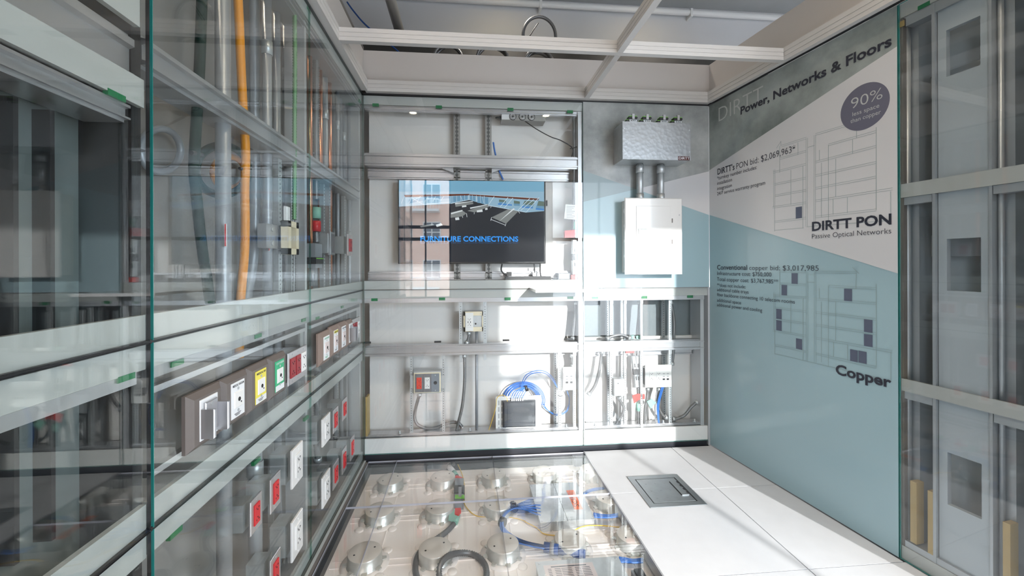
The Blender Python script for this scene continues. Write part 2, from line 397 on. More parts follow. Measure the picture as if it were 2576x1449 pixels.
tw = thing('grey_tower', 'pale grey tower down the street, mirrored beside the screen', 'building', (9, -40, -4))
MB().box((5.5, -46, -4), (12.3, -40, 34)).build('facade', 'room_white', tw)
for j in range(11):
    for k in range(5): MB().box((6.1 + 1.25 * k, -40.02, -2 + 3 * j), (6.8 + 1.25 * k, -39.97, -0.3 + 3 * j)).build('window', 'ink_light', tw)
st = struct('street', 'street ground outside the windows', (0, -12, -4)); bxs('ground', st, (-40, -60, -4.2), (60, -1.4, -4), 'street')

# ------------------------------------------------------------------ floor: white tiles on the right, glass tiles over pedestals on the left
fl = struct('floor', 'raised floor of white tiles and clear glass tiles', (0, 0, -0.02))
ZB = -0.068
XE = 0.777
mb = MB().box((-0.60, -1.05, ZB - 0.02), (XE + 0.3, D - 0.05, ZB)); mb.build('plenum_board', 'floor_base', fl)
mb = MB().box((-0.66, -1.05, ZB - 0.03), (XE + 0.3, D + 0.2, ZB - 0.021)); mb.build('plenum_gap', 'base_black', fl)
def rwx(y, d=0.0): return CR.x + (CR.y - y) * (0.12825 / 0.99174) + d
yt = [D - 0.012, 2.158, 1.548, 0.938, 0.328, -0.282, -1.05]
g = 0.0020
for i in range(len(yt) - 1):
    a, b = yt[i] - g, yt[i + 1] + g
    MB().box((XE + 0.006, b, -0.035), (1.384 - g, a, 0)).build('floor_tile', 'floor_tile', fl)
    lo = max(b, -1.05)
    MB().poly([(1.384 + g, lo, -0.035), (rwx(lo) - 0.004 if lo > 1.1 else 1.994, lo, -0.035), (rwx(a) - 0.004 if lo > 1.1 else 1.994, a, -0.035), (1.384 + g, a, -0.035)], (0, 0, 0.035)).build('floor_tile', 'floor_tile', fl)
    if lo < 1.1:
        for k in range(5): MB().box((1.994 + g + 0.61 * k, lo, -0.035), (2.604 - g + 0.61 * k, a, 0)).build('floor_tile', 'floor_tile', fl)
for i in range(6):
    for j in range(4):
        xa_, ya_ = 2.05 + 0.61 * i, 1.1 + 0.585 * j
        MB().box((xa_ + g, ya_ + g, -0.035), (min(xa_ + 0.61, 5.39) - g, ya_ + 0.585 - g, 0)).build('floor_tile', 'floor_tile', fl)
MB().box((1.384, -1.05, -0.06), (5.3, 1.1, -0.036)).build('tile_underlay', 'concrete_dark', fl)
MB().box((XE + 0.01, -1.05, -0.06), (1.70, D + 0.02, -0.036)).build('tile_underlay', 'concrete_dark', fl)
MB().box((XE - 0.0008, -1.05, -0.05), (XE + 0.005, D - 0.01, 0.0005)).build('edge_trim', 'alum_dull', fl)
gx = [-0.618, -0.44, 0.167, XE - 0.001]; gy = [D - 0.02, 2.165, 1.555, 0.945, 0.335]
for i in range(3):
    for j in range(4):
        a, b = V((gx[i] + 0.0012, gy[j + 1] + 0.0012, -0.009)), V((gx[i + 1] - 0.0012, gy[j] - 0.0012, 0))
        MB().rect(FF, a, V((b.x, b.y, a.z)), 0.009, 0, 0, 1).build('glass_tile', ['floor_glass', 'glass_seam'], fl)
# moulded trays under the pedestals
mb = MB()
PX = [-0.445, -0.14, 0.163, 0.472, 0.768]; PY = [2.458, 2.155, 1.842, 1.54, 1.24]
for x in PX[:4]:
    for dx in (0.05, 0.255): mb.box((x + dx, 0.9, ZB), (x + dx + 0.004, D - 0.08, ZB + 0.004))
for y in PY:
    for dy in (-0.02, 0.02): mb.box((-0.59, y + dy, ZB), (XE, y + dy + 0.004, ZB + 0.004))
mb.build('tray_rib', 'base_tray', fl)

# ------------------------------------------------------------------ left wall (glass service wall)
WLT = struct('wall_left', 'glass fronted service wall showing its pipes and wiring', (XL, 1.5, 0))
Y0, Y1, Y2, Y3 = 0.32, 0.906, 0.915, D - 0.004
YJ = L(782, 600).y
GT = 0.008
def pane(y0, y1, z0, z1, off=0.0, edge='glass_edge'): return MB().rect(FL_, (XL - GT + off, y0, z0), (XL - GT + off, y1, z1), GT, 0, 0, 1).build('glass_pane', ['left_glass', edge], WLT)
for a, b, e_ in ((Y0, Y1, 'black'), (Y2, YJ - 0.0003, 'glass_joint'), (YJ + 0.0003, Y3, 'glass_joint')):
    pane(a, b, ZM + 0.002, ZT - 0.004, edge=e_); pane(a, b, ZLL + 0.002, ZM - 0.002, edge=e_); pane(a, b, 0.006, ZLL - 0.002, edge=e_)
for z0_, z1_ in ((ZM + 0.002, ZT - 0.004), (ZLL + 0.002, ZM - 0.002), (0.006, ZLL - 0.002)): MB().box((XL - GT, Y2 - 0.0012, z0_), (XL, Y2 - 0.0001, z1_)).build('pane_edge', 'glass_edge', WLT)
def lstrip(y0, y1, z0, z1, name='painted_strip', m='strip', d=0.0095, t=0.012):
    return MB().rect(FL_, (XL - d - t, y0, z0), (XL - d - t, y1, z1), t).build(name, m, WLT)
for a, b in ((Y0, Y1), (Y2, YJ - 0.001), (YJ + 0.001, Y3)):
    lstrip(a, b, 2.275, ZT - 0.006); lstrip(a, b, ZM + 0.003, 1.14); lstrip(a, b, 1.028, ZM - 0.003); lstrip(a, b, ZLL + 0.003, 0.75); lstrip(a, b, 0.640, ZLL - 0.003); lstrip(a, b, 0.008, 0.058)
for z in (ZT, ZM, ZLL): MB().box((XL - 0.012, Y0, z - 0.004), (XL - 0.002, Y3, z + 0.004)).build('gasket', 'black', WLT)
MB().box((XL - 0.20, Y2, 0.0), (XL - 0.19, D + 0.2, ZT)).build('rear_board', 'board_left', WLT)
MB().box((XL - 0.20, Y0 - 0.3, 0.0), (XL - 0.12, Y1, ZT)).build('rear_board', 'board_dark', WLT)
MB().box((XL - 0.12, Y1 - 0.018, 0.0), (XL - 0.022, Y1 + 0.006, ZT)).build('post', 'black', WLT)
# alum ridged rails running along the wall: profile in (depth, z)
def lrail(prof, y0, y1, m='alum_dull', name='rail'):
    return MB().poly([(XL - d, y0, z) for d, z in prof], (0, y1 - y0, 0)).build(name, m, WLT)
def ridged(z0, z1, d0=0.014, d1=0.10):
    h = z1 - z0
    return [(d1, z0), (d0 + 0.012, z0), (d0 + 0.012, z0 + h * 0.12), (d0, z0 + h * 0.14), (d0, z0 + h * 0.24), (d0 + 0.01, z0 + h * 0.28), (d0 + 0.01, z0 + h * 0.72), (d0, z0 + h * 0.76), (d0, z0 + h * 0.9), (d0 + 0.012, z0 + h * 0.93), (d0 + 0.012, z1), (d1, z1)][::-1]
lrail(ridged(1.652, 1.722), Y2 + 0.003, YJ - 0.014); lrail(ridged(1.652, 1.722), YJ + 0.012, Y3 - 0.03)
lrail(ridged(2.235, 2.275), Y2, Y3); lrail([(0.03, 1.003), (0.012, 1.003), (0.012, 1.027), (0.03, 1.027)][::-1], Y2, Y3)
lrail(ridged(0.0, 0.03, 0.03), Y2, Y3)
# first bay: its own rails and strip
lrail(ridged(1.60, 1.705), Y0, Y1 - 0.02, 'alum'); lstrip(Y0, Y1 - 0.002, 1.565, 1.622); lrail(ridged(1.525, 1.562), Y0, Y1 - 0.03, 'alum')
lstrip(Y0, Y1 - 0.012, 1.725, 1.79); lrail([(0.03, 1.003), (0.012, 1.003), (0.012, 1.027), (0.03, 1.027)][::-1], Y0, Y1 - 0.02, 'alum')
for y in (0.74, 0.80): MB().box((XL - 0.12, y, 0.75), (XL - 0.09, y + 0.008, 1.52)).build('post', 'black', WLT)
MB().box((XL - 0.1, YJ - 0.012, 0.0), (XL - 0.02, YJ + 0.01, ZT)).build('post', 'alum_vert', WLT)
MB().box((XL - 0.1, Y3 - 0.03, 0.0), (XL - 0.02, Y3, ZT)).build('post', 'alum_vert', WLT)
def lclip(px, py, m='green', z=None, w=0.02):
    p = L(px, py, 0.012); MB().box((XL - 0.018, p.y - w, p.z - 0.006), (XL - 0.0085, p.y + w, p.z + 0.006)).build('setting_block', m, WLT)
for px, py in ((290, 240), (444, 913), (648, 845), (775, 25), (763, 805), (798, 800), (860, 772), (315, 950), (440, 1340), (645, 1160), (770, 1052), (905, 255)): lclip(px, py)
# base: light sill at the glass foot, brown angle and dark gap before the glass floor
MB().box((XL + 0.0005, Y0, -0.004), (XL + 0.012, Y3, 0.0)).build('base_strip', 'strip', WLT)
MB().box((XL - 0.01, 0.2, -0.03), (-0.622, D - 0.02, -0.004)).build('base_angle', 'base_brown', WLT)
MB().box((-0.622, 0.2, ZB), (-0.60, D - 0.02, -0.03)).build('base_angle', 'base_black', WLT)

# ------------------------------------------------------------------ back wall
WB = struct('wall_back', 'glass fronted display wall with screen and wiring', (0.5, D, 0))
XJ, XR = 0.7815, 1.669
XA = XL + 0.001
def bpane(x0, x1, z0, z1): return MB().rect(FB, (x0, D + GT, z0), (x1, D + GT, z1), GT, 0, 0, 1).build('glass_pane', ['glass', 'glass_edge'], WB)
bpane(XA, XJ - 0.0015, ZM + 0.0015, ZT - 0.004); bpane(XA, XJ - 0.0015, 0.033, ZM - 0.0015); bpane(XJ + 0.0015, XR - 0.01, 0.033, ZM - 0.0015)
def bstrip(x0, x1, z0, z1, name='painted_strip', m='strip', d=0.0095, t=0.012): return MB().rect(FB, (x0, D + d + t, z0), (x1, D + d + t, z1), t).build(name, m, WB)
for a, b in ((XA, XJ - 0.001), (XJ + 0.001, XR - 0.012)):
    bstrip(a, b, 0.034, 0.129, m='strip_white' if 'strip_white' in MATS else 'white'); bstrip(a, b, 1.028, ZM - 0.003)
bstrip(XA, XJ - 0.001, ZM + 0.003, 1.142); bstrip(XA, XJ - 0.001, 2.272, ZT - 0.006)
MB().box((XA, D - 0.001, ZT - 0.004), (XR, D + 0.012, ZT + 0.006)).build('gasket', 'black', WB)
MB().box((XA, D + 0.002, ZM - 0.002), (XR, D + 0.009, ZM + 0.002)).build('gasket', 'base_brown', WB)
MB().box((XA, D + 0.015, -0.1), (XR, D + 0.03, 0.034)).build('baseboard_back', 'base_black', WB)
DB = 0.15
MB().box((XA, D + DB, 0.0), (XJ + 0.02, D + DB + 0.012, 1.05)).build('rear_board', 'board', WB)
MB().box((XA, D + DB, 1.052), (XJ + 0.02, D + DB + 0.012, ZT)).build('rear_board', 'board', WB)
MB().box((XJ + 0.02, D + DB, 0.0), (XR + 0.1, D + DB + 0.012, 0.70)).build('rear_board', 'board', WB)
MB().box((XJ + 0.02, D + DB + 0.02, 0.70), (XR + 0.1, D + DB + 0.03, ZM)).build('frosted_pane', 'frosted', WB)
mb = MB(); z0, z1 = B(1600, 845, DB).z, ZM; xa, xb = XJ + 0.02, B(1750, 800, DB).x
mb.box((xa, D + DB - 0.02, z0 - 0.03), (xb + 0.03, D + DB, z0)); mb.box((xb, D + DB - 0.02, z0), (xb + 0.012, D + DB + 0.01, z1)); mb.build('inner_frame', 'white', WB)
MB().box((xb + 0.012, D + DB - 0.03, z0 - 0.03), (xb + 0.02, D + DB + 0.02, z1)).build('inner_frame', 'black', WB)
MB().box((XJ - 0.012, D + 0.02, 0.03), (XJ + 0.012, D + DB, ZM)).build('post', 'alum_vert', WB)
MB().box((XJ - 0.03, D + 0.012, ZM), (XJ - 0.004, D + DB, 2.27)).build('post', 'alum_vert', WB)
MB().box((XJ - 0.03, D + 0.012, 0.13), (XJ - 0.004, D + 0.05, ZM)).build('post', 'alum_vert', WB)
MB().box((XR - 0.055, D + 0.02, 0.03), (XR - 0.03, D + DB, ZM)).build('post', 'alum_vert', WB)
MB().box((XR - 0.012, D - 0.001, 0.0), (XR + 0.01, D + 0.05, ZM)).build('post', 'alum_vert', WB)
def brail(prof, x0, x1, m='alum', name='rail'): return MB().poly([(x0, D + d, z) for d, z in prof], (x1 - x0, 0, 0)).build(name, m, WB)
def ridged_b(z0, z1, d0=0.016, d1=0.085):
    return ridged(z0, z1, d0, d1)[::-1]
brail(ridged_b(1.886, 1.968), XA, XJ - 0.004); brail(ridged_b(0.652, 0.722), XA, XJ - 0.004); brail(ridged_b(0.652, 0.722), XJ + 0.004, XR - 0.03)
brail(ridged_b(2.246, 2.272, 0.016, 0.06), XA, XJ - 0.03); brail([(0.06, 1.0), (0.014, 1.0), (0.014, 1.027), (0.06, 1.027)], XA, XJ - 0.004); brail([(0.06, 1.0), (0.014, 1.0), (0.014, 1.027), (0.06, 1.027)], XJ + 0.004, XR - 0.03)
brail(ridged_b(0.11, 0.146, 0.022, 0.10), XA, XJ - 0.004); brail(ridged_b(0.11, 0.146, 0.022, 0.10), XJ + 0.004, XR - 0.03)
brail(ridged_b(1.82, 1.885, 0.10, 0.14), XA, XJ - 0.06); brail(ridged_b(1.142, 1.20, 0.10, 0.14), XA, XJ - 0.06)
brail(ridged_b(0.60, 0.64, 0.11, 0.145), XJ + 0.01, XR - 0.06)
def bclip(px, py, m, w=0.02, h=0.012): 
    p = B(px, py, 0.011); h = h * (1.5 if m == 'green' else 1.0); MB().box((p.x - w, D + 0.0085, p.z - h / 2), (p.x + w, D + 0.02, p.z + h / 2)).build('setting_block', m, WB)
for px, py in ((945, 264), (1104, 269), (1284, 275), (1434, 281), (942, 754), (1112, 752), (1277, 752), (1435, 749), (1497, 748), (1621, 748), (1736, 746)): bclip(px, py, 'green')
for px, py in ((924, 862), (1101, 860), (1273, 856), (1434, 853)): bclip(px, py, 'black', 0.022, 0.010)

# printed panel over the right part of the back wall
pp = struct('wall_back_printed_panel', 'printed wall panel behind the steel box and breaker panel', ((XJ + XR) / 2, D, ZM), 'panel')
MB().rect(FB, (XJ + 0.0015, D + 0.01, ZM + 0.002), (XR - 0.002, D + 0.01, ZT - 0.004), 0.0095, 0).build('panel_body', 'print_teal', pp)
ob = -0.0004
def bp_(px, py): p = B(px, py, 0); p.y = D + ob; return p
xl_, xr_ = XJ + 0.0016, XR - 0.0021
def cx_(p, x): p = V(p); p.x = x; return p
tl, tr = V((xl_, D + ob, ZT - 0.0041)), V((xr_, D + ob, ZT - 0.0041))
apex = bp_(1600, 476)
l1, l2 = cx_(bp_(1468, 429), xl_), cx_(bp_(1468, 508), xl_); r1, r2 = cx_(bp_(1784, 431), xr_), cx_(bp_(1784, 541), xr_)
MB().flat([l1, apex, r1, tr, tl]).build('printed_field', 'print_concrete', pp)
MB().flat([l1, l2, apex]).build('printed_field', 'print_teal_dark', pp)
MB().flat([apex, r2, r1]).build('printed_field', 'print_white', pp)

# ------------------------------------------------------------------ right wall
WR = struct('wall_right', 'angled side wall: printed glass panel, then a glazed stud bay', CR + ER * 0.7)
S1 = (Rw(2260, 700) - CR).dot(ER); SE = 1.52
pr = MB().rect(FR_, rpt(0.002, 0.004, 0.01), rpt(S1 - 0.002, ZT - 0.004, 0.01), 0.0095, 0, 0, 1).build('printed_panel', ['print_teal', 'glass_edge'], WR)
def rp(px, py, o=-0.0004): return Rw(px, py, o)
def sfix(p, s): p = V(p); return CR + ER * s + V((0, 0, p.z)) + NR * 0.0004
ra, rb_, rc, rd = sfix(rp(1783, 429), 0.0021), sfix(rp(2260, 115), S1 - 0.0021), sfix(rp(2260, 688), S1 - 0.0021), sfix(rp(1783, 541), 0.0021)
rtl, rtr = rpt(0.0021, ZT - 0.0041, -0.0004), rpt(S1 - 0.0021, ZT - 0.0041, -0.0004)
MB().flat([ra, rb_, rtr, rtl]).build('printed_field', 'print_concrete_green', pr)
MB().flat([rd, rc, rb_, ra]).build('printed_field', 'print_white', pr)
# glazed bay
MB().rect(FR_, rpt(S1 + 0.002, 0.004, GT), rpt(SE, ZT - 0.004, GT), GT, 0, 0, 1).build('glass_pane', ['glass', 'glass_edge'], WR)
def rbox(s0, s1, z0, z1, d0, d1, m, name): return MB().rect(FR_, rpt(s0, z0, d1), rpt(s1, z1, d1), d1 - d0).build(name, m, WR)
for z0, z1 in ((1.518, 1.575), (0.709, 0.760), (0.004, 0.059), (2.272, ZT - 0.005)): rbox(S1 + 0.003, SE, z0, z1, 0.0095, 0.02, 'strip', 'painted_strip')
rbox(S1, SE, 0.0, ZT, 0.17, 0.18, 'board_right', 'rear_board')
for x0, x1 in ((2272, 2287), (2507, 2522)):
    s0, s1 = ((Rw(x, 700, 0.03) - CR).dot(ER) for x in (x0, x1)); c = (s0 + s1) / 2
    MB().cyl(rpt(c, 0.06, 0.04), rpt(c, 2.27, 0.04), (s1 - s0) / 2, 16).build('post', 'alum_blue', WR); rbox(s0 - 0.01, s1 + 0.02, 0.06, 2.27, 0.055, 0.15, 'alum_blue', 'post')
rbox(S1 + 0.003, S1 + 0.012, 0.05, 2.27, 0.012, 0.05, 'base_brown', 'post')
s0, s1 = ((Rw(x, 700, 0.025) - CR).dot(ER) for x in (2361, 2493))
for a, b in ((s0 - 0.012, s0 - 0.002), (s1 + 0.002, s1 + 0.010)): rbox(a, b, 0.06, 2.27, 0.012, 0.05, 'alum_blue', 'post')
cuts = [tuple(sorted((Rw(2425, a, 0.025).z, Rw(2425, b, 0.025).z))) for a, b in ((57, 178), (599, 733), (1152, 1287))]
c0, c1 = ((Rw(x, 700, 0.025) - CR).dot(ER) for x in (2382, 2468))
cp = bpy.data.objects.new('cutout_panel', None); COL.objects.link(cp); cp.parent = WR
mb = MB(); zz = [0.06] + [v for c in sorted(cuts) for v in c] + [2.27]
for i in range(0, len(zz), 2): mb.rect(FR_, rpt(c0, zz[i], 0.045), rpt(c1, zz[i + 1], 0.045), 0.02)
mb.rect(FR_, rpt(s0, 0.06, 0.045), rpt(c0, 2.27, 0.045), 0.02); mb.rect(FR_, rpt(c1, 0.06, 0.045), rpt(s1, 2.27, 0.045), 0.02)
bpy.data.objects.remove(cp); mb.build('cutout_panel', 'cutout_white', WR)
for z in (1.93, 1.27): rbox(S1 + 0.03, SE, z, z + 0.09, 0.12, 0.165, 'alum_blue', 'rail')
for z in (1.487, 0.678): rbox(S1 + 0.012, s0 - 0.014, z, z + 0.03, 0.014, 0.05, 'alum_blue', 'rail'); rbox(s1 + 0.012, SE, z, z + 0.03, 0.014, 0.05, 'alum_blue', 'rail')
rbox(S1 + 0.02, SE, 2.23, 2.27, 0.014, 0.06, 'alum_blue', 'rail'); rbox(S1 + 0.01, SE, 0.06, 0.085, 0.014, 0.12, 'alum_blue', 'rail')
p = Rw(2325, 14, 0.012); MB().rect(FR_, p - ER * 0.02 - V((0, 0, 0.008)), p + ER * 0.02 + V((0, 0, 0.008)), 0.003).build('setting_block', 'green', WR)
p = Rw(2270, 60, 0.012); MB().rect(FR_, p - ER * 0.008 - V((0, 0, 0.012)), p + ER * 0.008 + V((0, 0, 0.012)), 0.003).build('setting_block', 'wood', WR)
MB().rect(FR_, rpt(SE, 0, 0.18), rpt(SE + 0.012, ZT, 0.18), 0.18).build('end_cap', 'alum_blue', WR)
MB().rect(FR_, rpt(-0.05, ZT + 0.001, -0.001), rpt(SE, ZT + 0.007, 0.012), 0.012).build('gasket', 'black', WR)
MB().rect(FR_, rpt(0.0, 0.0, 0.18), rpt(S1, ZT, 0.18), 0.16).build('wall_core', 'room_white', WR)

# ------------------------------------------------------------------ ceiling trims, fascias and grid beams
def notched(z0, z1, y0, y1):
    h = z1 - z0; q = 0.0025
    return [(y0, z0), (y0, z0 + h * .28), (y0 + q, z0 + h * .29), (y0 + q, z0 + h * .32), (y0, z0 + h * .33), (y0, z0 + h * .62), (y0 + q, z0 + h * .63), (y0 + q, z0 + h * .66), (y0, z0 + h * .67), (y0, z1), (y1, z1), (y1, z0)]
Z0, Z1, Z2 = ZT + 0.006, 2.412, 2.612
t1 = struct('trim_1', 'white stepped ceiling trim along the back wall', (0.5, D, Z0))
MB().poly([(XL + 0.02, D - 0.035 + a, b) for a, b in notched(Z0, Z1, 0, 0.06)][::-1], (XR - XL - 0.03, 0, 0)).build('trim_profile', 'trim_white', t1)
MB().box((XL + 0.002, D - 0.002, Z1), (XR + 0.02, D + 0.016, Z2)).build('fascia', 'fascia', t1)
t2 = struct('trim_2', 'white stepped ceiling trim along the left wall', (XL, 1.5, Z0))
MB().poly([(XL + 0.035 - a, 0.2, b) for a, b in notched(Z0, Z1, 0, 0.05)], (0, D - 0.237, 0)).build('trim_profile', 'trim_white', t2)
MB().box((XL - 0.016, 0.2, Z1), (XL + 0.002, D, Z2)).build('fascia', 'fascia', t2)
MB().box((XL - 0.02, 0.2, Z2), (XL + 0.004, D, Z2 + 0.02)).build('cap', 'base_brown', t2)
t3 = struct('trim_3', 'white stepped ceiling trim along the printed side wall', CR + ER * 0.7 + V((0, 0, Z0)))
MB().poly([CR + ER * 0.03 + NR * (0.035 - a) + V((0, 0, b)) for a, b in notched(Z0, Z1, 0, 0.05)], ER * (SE + 0.3)).build('trim_profile', 'trim_white', t3)
MB().rect(FR_, rpt(-0.002, Z1, 0.016), rpt(SE + 0.3, Z2, 0.016), 0.016).build('fascia', 'fascia', t3)
yb = D - 0.60
bm = MB().poly([(XL + 0.035, yb - 0.016 + a, b) for a, b in notched(Z0 + 0.001, Z1 - 0.006, 0, 0.032)][::-1], (rwx(yb) - 0.037 - XL - 0.035, 0, 0)).build('ceiling_beam', 'trim_white')
tag(bm, 'white grooved grid beam running across the ceiling', 'beam', kind='thing')
xb_ = 0.80
for (ya, ye) in ((0.2, yb - 0.018), (yb + 0.018, D - 0.036)):
    b2 = MB().poly([(xb_ - 0.016 + a, ya, b) for a, b in notched(Z0 + 0.001, Z1 - 0.006, 0, 0.032)], (0, ye - ya, 0)).build('ceiling_beam', 'trim_white')
    tag(b2, 'white grid beam from the cross beam to the back wall trim' if ya > 1 else 'white grid beam running forward overhead from the cross beam', 'beam', kind='thing')

# ------------------------------------------------------------------ overhead: added dark backing, coils, pipes, downlights
ct = thing('dark_backing', 'dark backing added behind the back fascia and under the coiled conduit', 'tray', (0.5, D + 0.3, Z2 - 0.1))
MB().box((XL - 0.3, D + 0.05, Z2 - 0.03), (XR + 0.5, D + 0.62, Z2 - 0.02)).build('base', 'backing_dark', ct)
MB().box((XL - 0.3, D + 0.62, Z2 - 0.03), (XR + 0.5, D + 0.63, 3.06)).build('side', 'backing_dark', ct)  # upright panel added to make the dark band under the cross beam
def coil(name, px, py, rpx, d, turns, label, wob=0.012):
    c = B(px, py, d); r = rpx * (D + d) / FPX; c.z = Z2 - 0.018 + r * 1.06 + 0.016; pts = []
    for k in range(int(turns * 16) + 1):
        a = -math.pi * 0.55 + k / 16 * 2 * math.pi
        pts.append(c + V((r * math.cos(a) * (1 + 0.05 * math.sin(k * 0.7)), k / 16 * wob * 2 + 0.01 * math.sin(k), r * math.sin(a))))
    return tag(MB().tube(pts, 0.012, 9, corr=0.006, seg=5).build(name, 'flex'), label, 'conduit', 'coiled conduits above the back wall')
coil('coiled_conduit', 1128, 150, 34, 0.25, 2.4, 'coiled flexible conduit, smaller coil nearest the left fascia')
coil('coiled_conduit', 1240, 160, 38, 0.25, 2.6, 'coiled flexible conduit, middle coil above the mounted screen')
coil('coiled_conduit', 1357, 158, 34, 0.25, 3.4, 'tight bundle of coiled flexible conduit under the big loop')
c = B(1357, 90, 0.3); r = 42 * (D + .3) / FPX
tag(MB().tube([c + V((r * math.cos(a) , 0, r * 1.15 * math.sin(a))) for a in [math.pi * (-0.45 - 1.1 * k / 16 - 0.0) + 0 for k in range(0)] + [math.pi * (1.25 - 1.5 * k / 16) for k in range(17)]], 0.013, 9, corr=0.006, seg=5).build('conduit_loop', 'flex'), 'big upright loop of flexible conduit rising above the cross beam', 'conduit')
tag(MB().tube([B(1333, 90, 0.28), B(1343, 74, 0.28), B(1354, 58, 0.28)], 0.004, 6).build('cable_tie', 'black'), 'black cable tie end pointing up inside the conduit loop', 'cable tie')
tag(MB().tube([V((-0.497, 3.44, 3.02)), V((-0.497, 0.2, 3.02))], 0.036, 14).build('ceiling_pipe', 'white'), 'white pipe running under the high ceiling toward the back', 'pipe')
pp2 = thing('wall_pipe', 'long white pipe clamped along the top of the grey building wall', 'pipe', (0.5, 3.40, 3.34))
MB().cyl((-3.8, 3.40, 3.44), (5.3, 3.40, 3.425), 0.024, 14).build('pipe_run', 'white', pp2)
for x in (0.63, 1.95): MB().box((x - 0.01, 3.372, 3.385), (x + 0.01, 3.45, 3.455)).build('clamp', 'white', pp2)
tag(MB().tube([B(873, 5, 0.4), B(888, 26, 0.4), B(915, 58, 0.4), B(950, 88, 0.4), B(1000, 128, 0.4), B(1015, 150, 0.4)], 0.006, 6).build('ceiling_cable', 'blue_dark'), 'blue cable hanging behind the left fascia corner', 'cable')
dl = [(-0.77, -0.78), (1.21, -0.73), (-0.2, 0.95), (0.6, 1.0), (1.45, 0.95), (-1.4, 1.6), (2.5, 1.6), (0.3, 3.0), (1.5, 3.0)]
names = ['window side, left one', 'window side, right one', 'left one of the middle row', 'centre one of the middle row', 'right one of the middle row', 'beyond the left glass wall', 'beyond the printed side wall', 'behind the back wall, left one', 'behind the back wall, right one']
for (x, y), nm in zip(dl, names):
    t = thing('downlight', 'round recessed downlight in the high ceiling, ' + nm, 'light', (x, y, 3.49), 'ceiling downlights')
    MB().lathe((x, y, 3.50), [(0.075, 0), (0.075, -0.012), (0.058, -0.012), (0.05, -0.002)]).build('rim', 'lamp_rim', t)
    MB().cyl((x, y, 3.497), (x, y, 3.499), 0.05, 20).build('lens', 'lamp', t)
    ld = bpy.data.lights.new('downlight_lamp', 'SPOT'); ld.energy = 34 if y > 2.9 else 40; ld.color = (1.0, 0.92, 0.84) if y > 2.9 else (1.0, 0.82, 0.64); ld.spot_size = math.radians(110); ld.spot_blend = 0.8; ld.shadow_soft_size = 0.05
    lo = bpy.data.objects.new('downlight_lamp', ld); COL.objects.link(lo); lo.parent = t; lo.location = (0, 0, -0.02)

# ------------------------------------------------------------------ screen on the back wall
DT = 0.055
a, b = B(1001, 451, DT), B(1373, 663, DT)
tv = thing('wall_screen', 'flat black-framed screen showing an office and the words furniture connections', 'screen', V(((a.x + b.x) / 2, D + DT, b.z)))
tv0 = V((a.x, D + DT + 0.045, a.z)); tv1 = V((b.x, D + DT + 0.045, b.z))
MB().rect(FB, tv0, tv1, 0.045, 0, 0.004).build('bezel', 'tv_bezel', tv)
z_ = D + DT - 0.0006
def T(px, py, k=0): p = B(px, py, DT); p.y = z_ - 0.0003 * k; return p
def TC(x, y, k=0): return T(900 + x * 0.24852, 420 + y * 0.24852, k)
sc_ = MB().flat([TC(417, 966), TC(1886, 958), TC(1886, 148), TC(417, 135)]).build('screen', 'sc_floor', tv)
def scp(pts, m, k=1, name='screen_image'): return MB().flat([TC(x, y, k) for x, y in pts]).build(name, m, sc_)
scp([(417, 250), (1886, 250), (1886, 148), (417, 135)], 'sc_sky'); scp([(417, 402), (940, 372), (1120, 332), (1330, 392), (1700, 462), (1886, 447), (1886, 250), (417, 250)], 'sc_sky2')
mb = MB()
for q in ([(520, 372), (700, 330), (700, 300), (520, 330)], [(720, 330), (930, 318), (930, 288), (720, 298)], [(950, 360), (1110, 330), (1110, 288), (950, 300)], [(1130, 330), (1190, 345), (1190, 298), (1130, 292)], [(1210, 362), (1320, 380), (1320, 310), (1210, 300)],
          [(1430, 372), (1500, 378), (1500, 338), (1430, 330)], [(1580, 392), (1640, 396), (1640, 350), (1580, 340)], [(1660, 402), (1770, 412), (1790, 350), (1690, 342)], [(1800, 418), (1886, 425), (1886, 350), (1830, 340)]): MB().flat([TC(x, y, 2) for x, y in q]).build('screen_image', 'sc_pane', sc_)
mb = MB()
for q in ([(1430, 352), (1500, 358), (1500, 338), (1430, 330)], [(1580, 370), (1640, 374), (1640, 350), (1580, 340)], [(1670, 380), (1780, 388), (1790, 350), (1690, 342)], [(1815, 392), (1886, 398), (1886, 352), (1828, 345)]): MB().flat([TC(x, y, 3) for x, y in q]).build('screen_image', 'sc_land', sc_)
mb = MB()
for q in ([(1420, 382), (1560, 392), (1560, 380), (1420, 368)], [(1660, 412), (1770, 420), (1774, 408), (1664, 398)], [(1800, 432), (1886, 440), (1886, 425), (1803, 416)]): MB().flat([TC(x, y, 3) for x, y in q]).build('screen_image', 'sc_sea', sc_)
mb = MB()
for p0, p1 in (((1130, 275), (1840, 318)), ((1835, 310), (1705, 458)), ((1320, 390), (1705, 458)), ((1780, 330), (1650, 440)), ((1320, 390), (1380, 300)), ((1440, 405), (1520, 310)), ((1480, 420), (1570, 315)), ((1620, 440), (1740, 320)), ((640, 300), (560, 340)), ((540, 310), (660, 380)), ((660, 380), (940, 355)), ((1040, 290), (1060, 345)), ((1130, 280), (1130, 332)), ((1200, 290), (1210, 345)), ((1260, 300), (1275, 365)), ((940, 372), (1130, 332))):
    mb.line(FB, TC(*p0, 4), TC(*p1, 4), 0.004 if p0[0] > 1300 else 0.0025)
for k in range(9):
    x = 960 + 40 * k; yt0 = 284 + abs(x - 1130) * 0.06; yb0 = 332 + abs(x - 1130) * (0.22 if x < 1130 else 0.30); mb.line(FB, TC(x, yt0, 4), TC(x + 4, yb0, 4), 0.0022)
for k in range(6):
    x = 470 + 80 * k; mb.line(FB, TC(x, 298, 4), TC(x - 30, 372 - 6 * k, 4), 0.0022)
mb.build('screen_image', 'sc_frame', sc_)
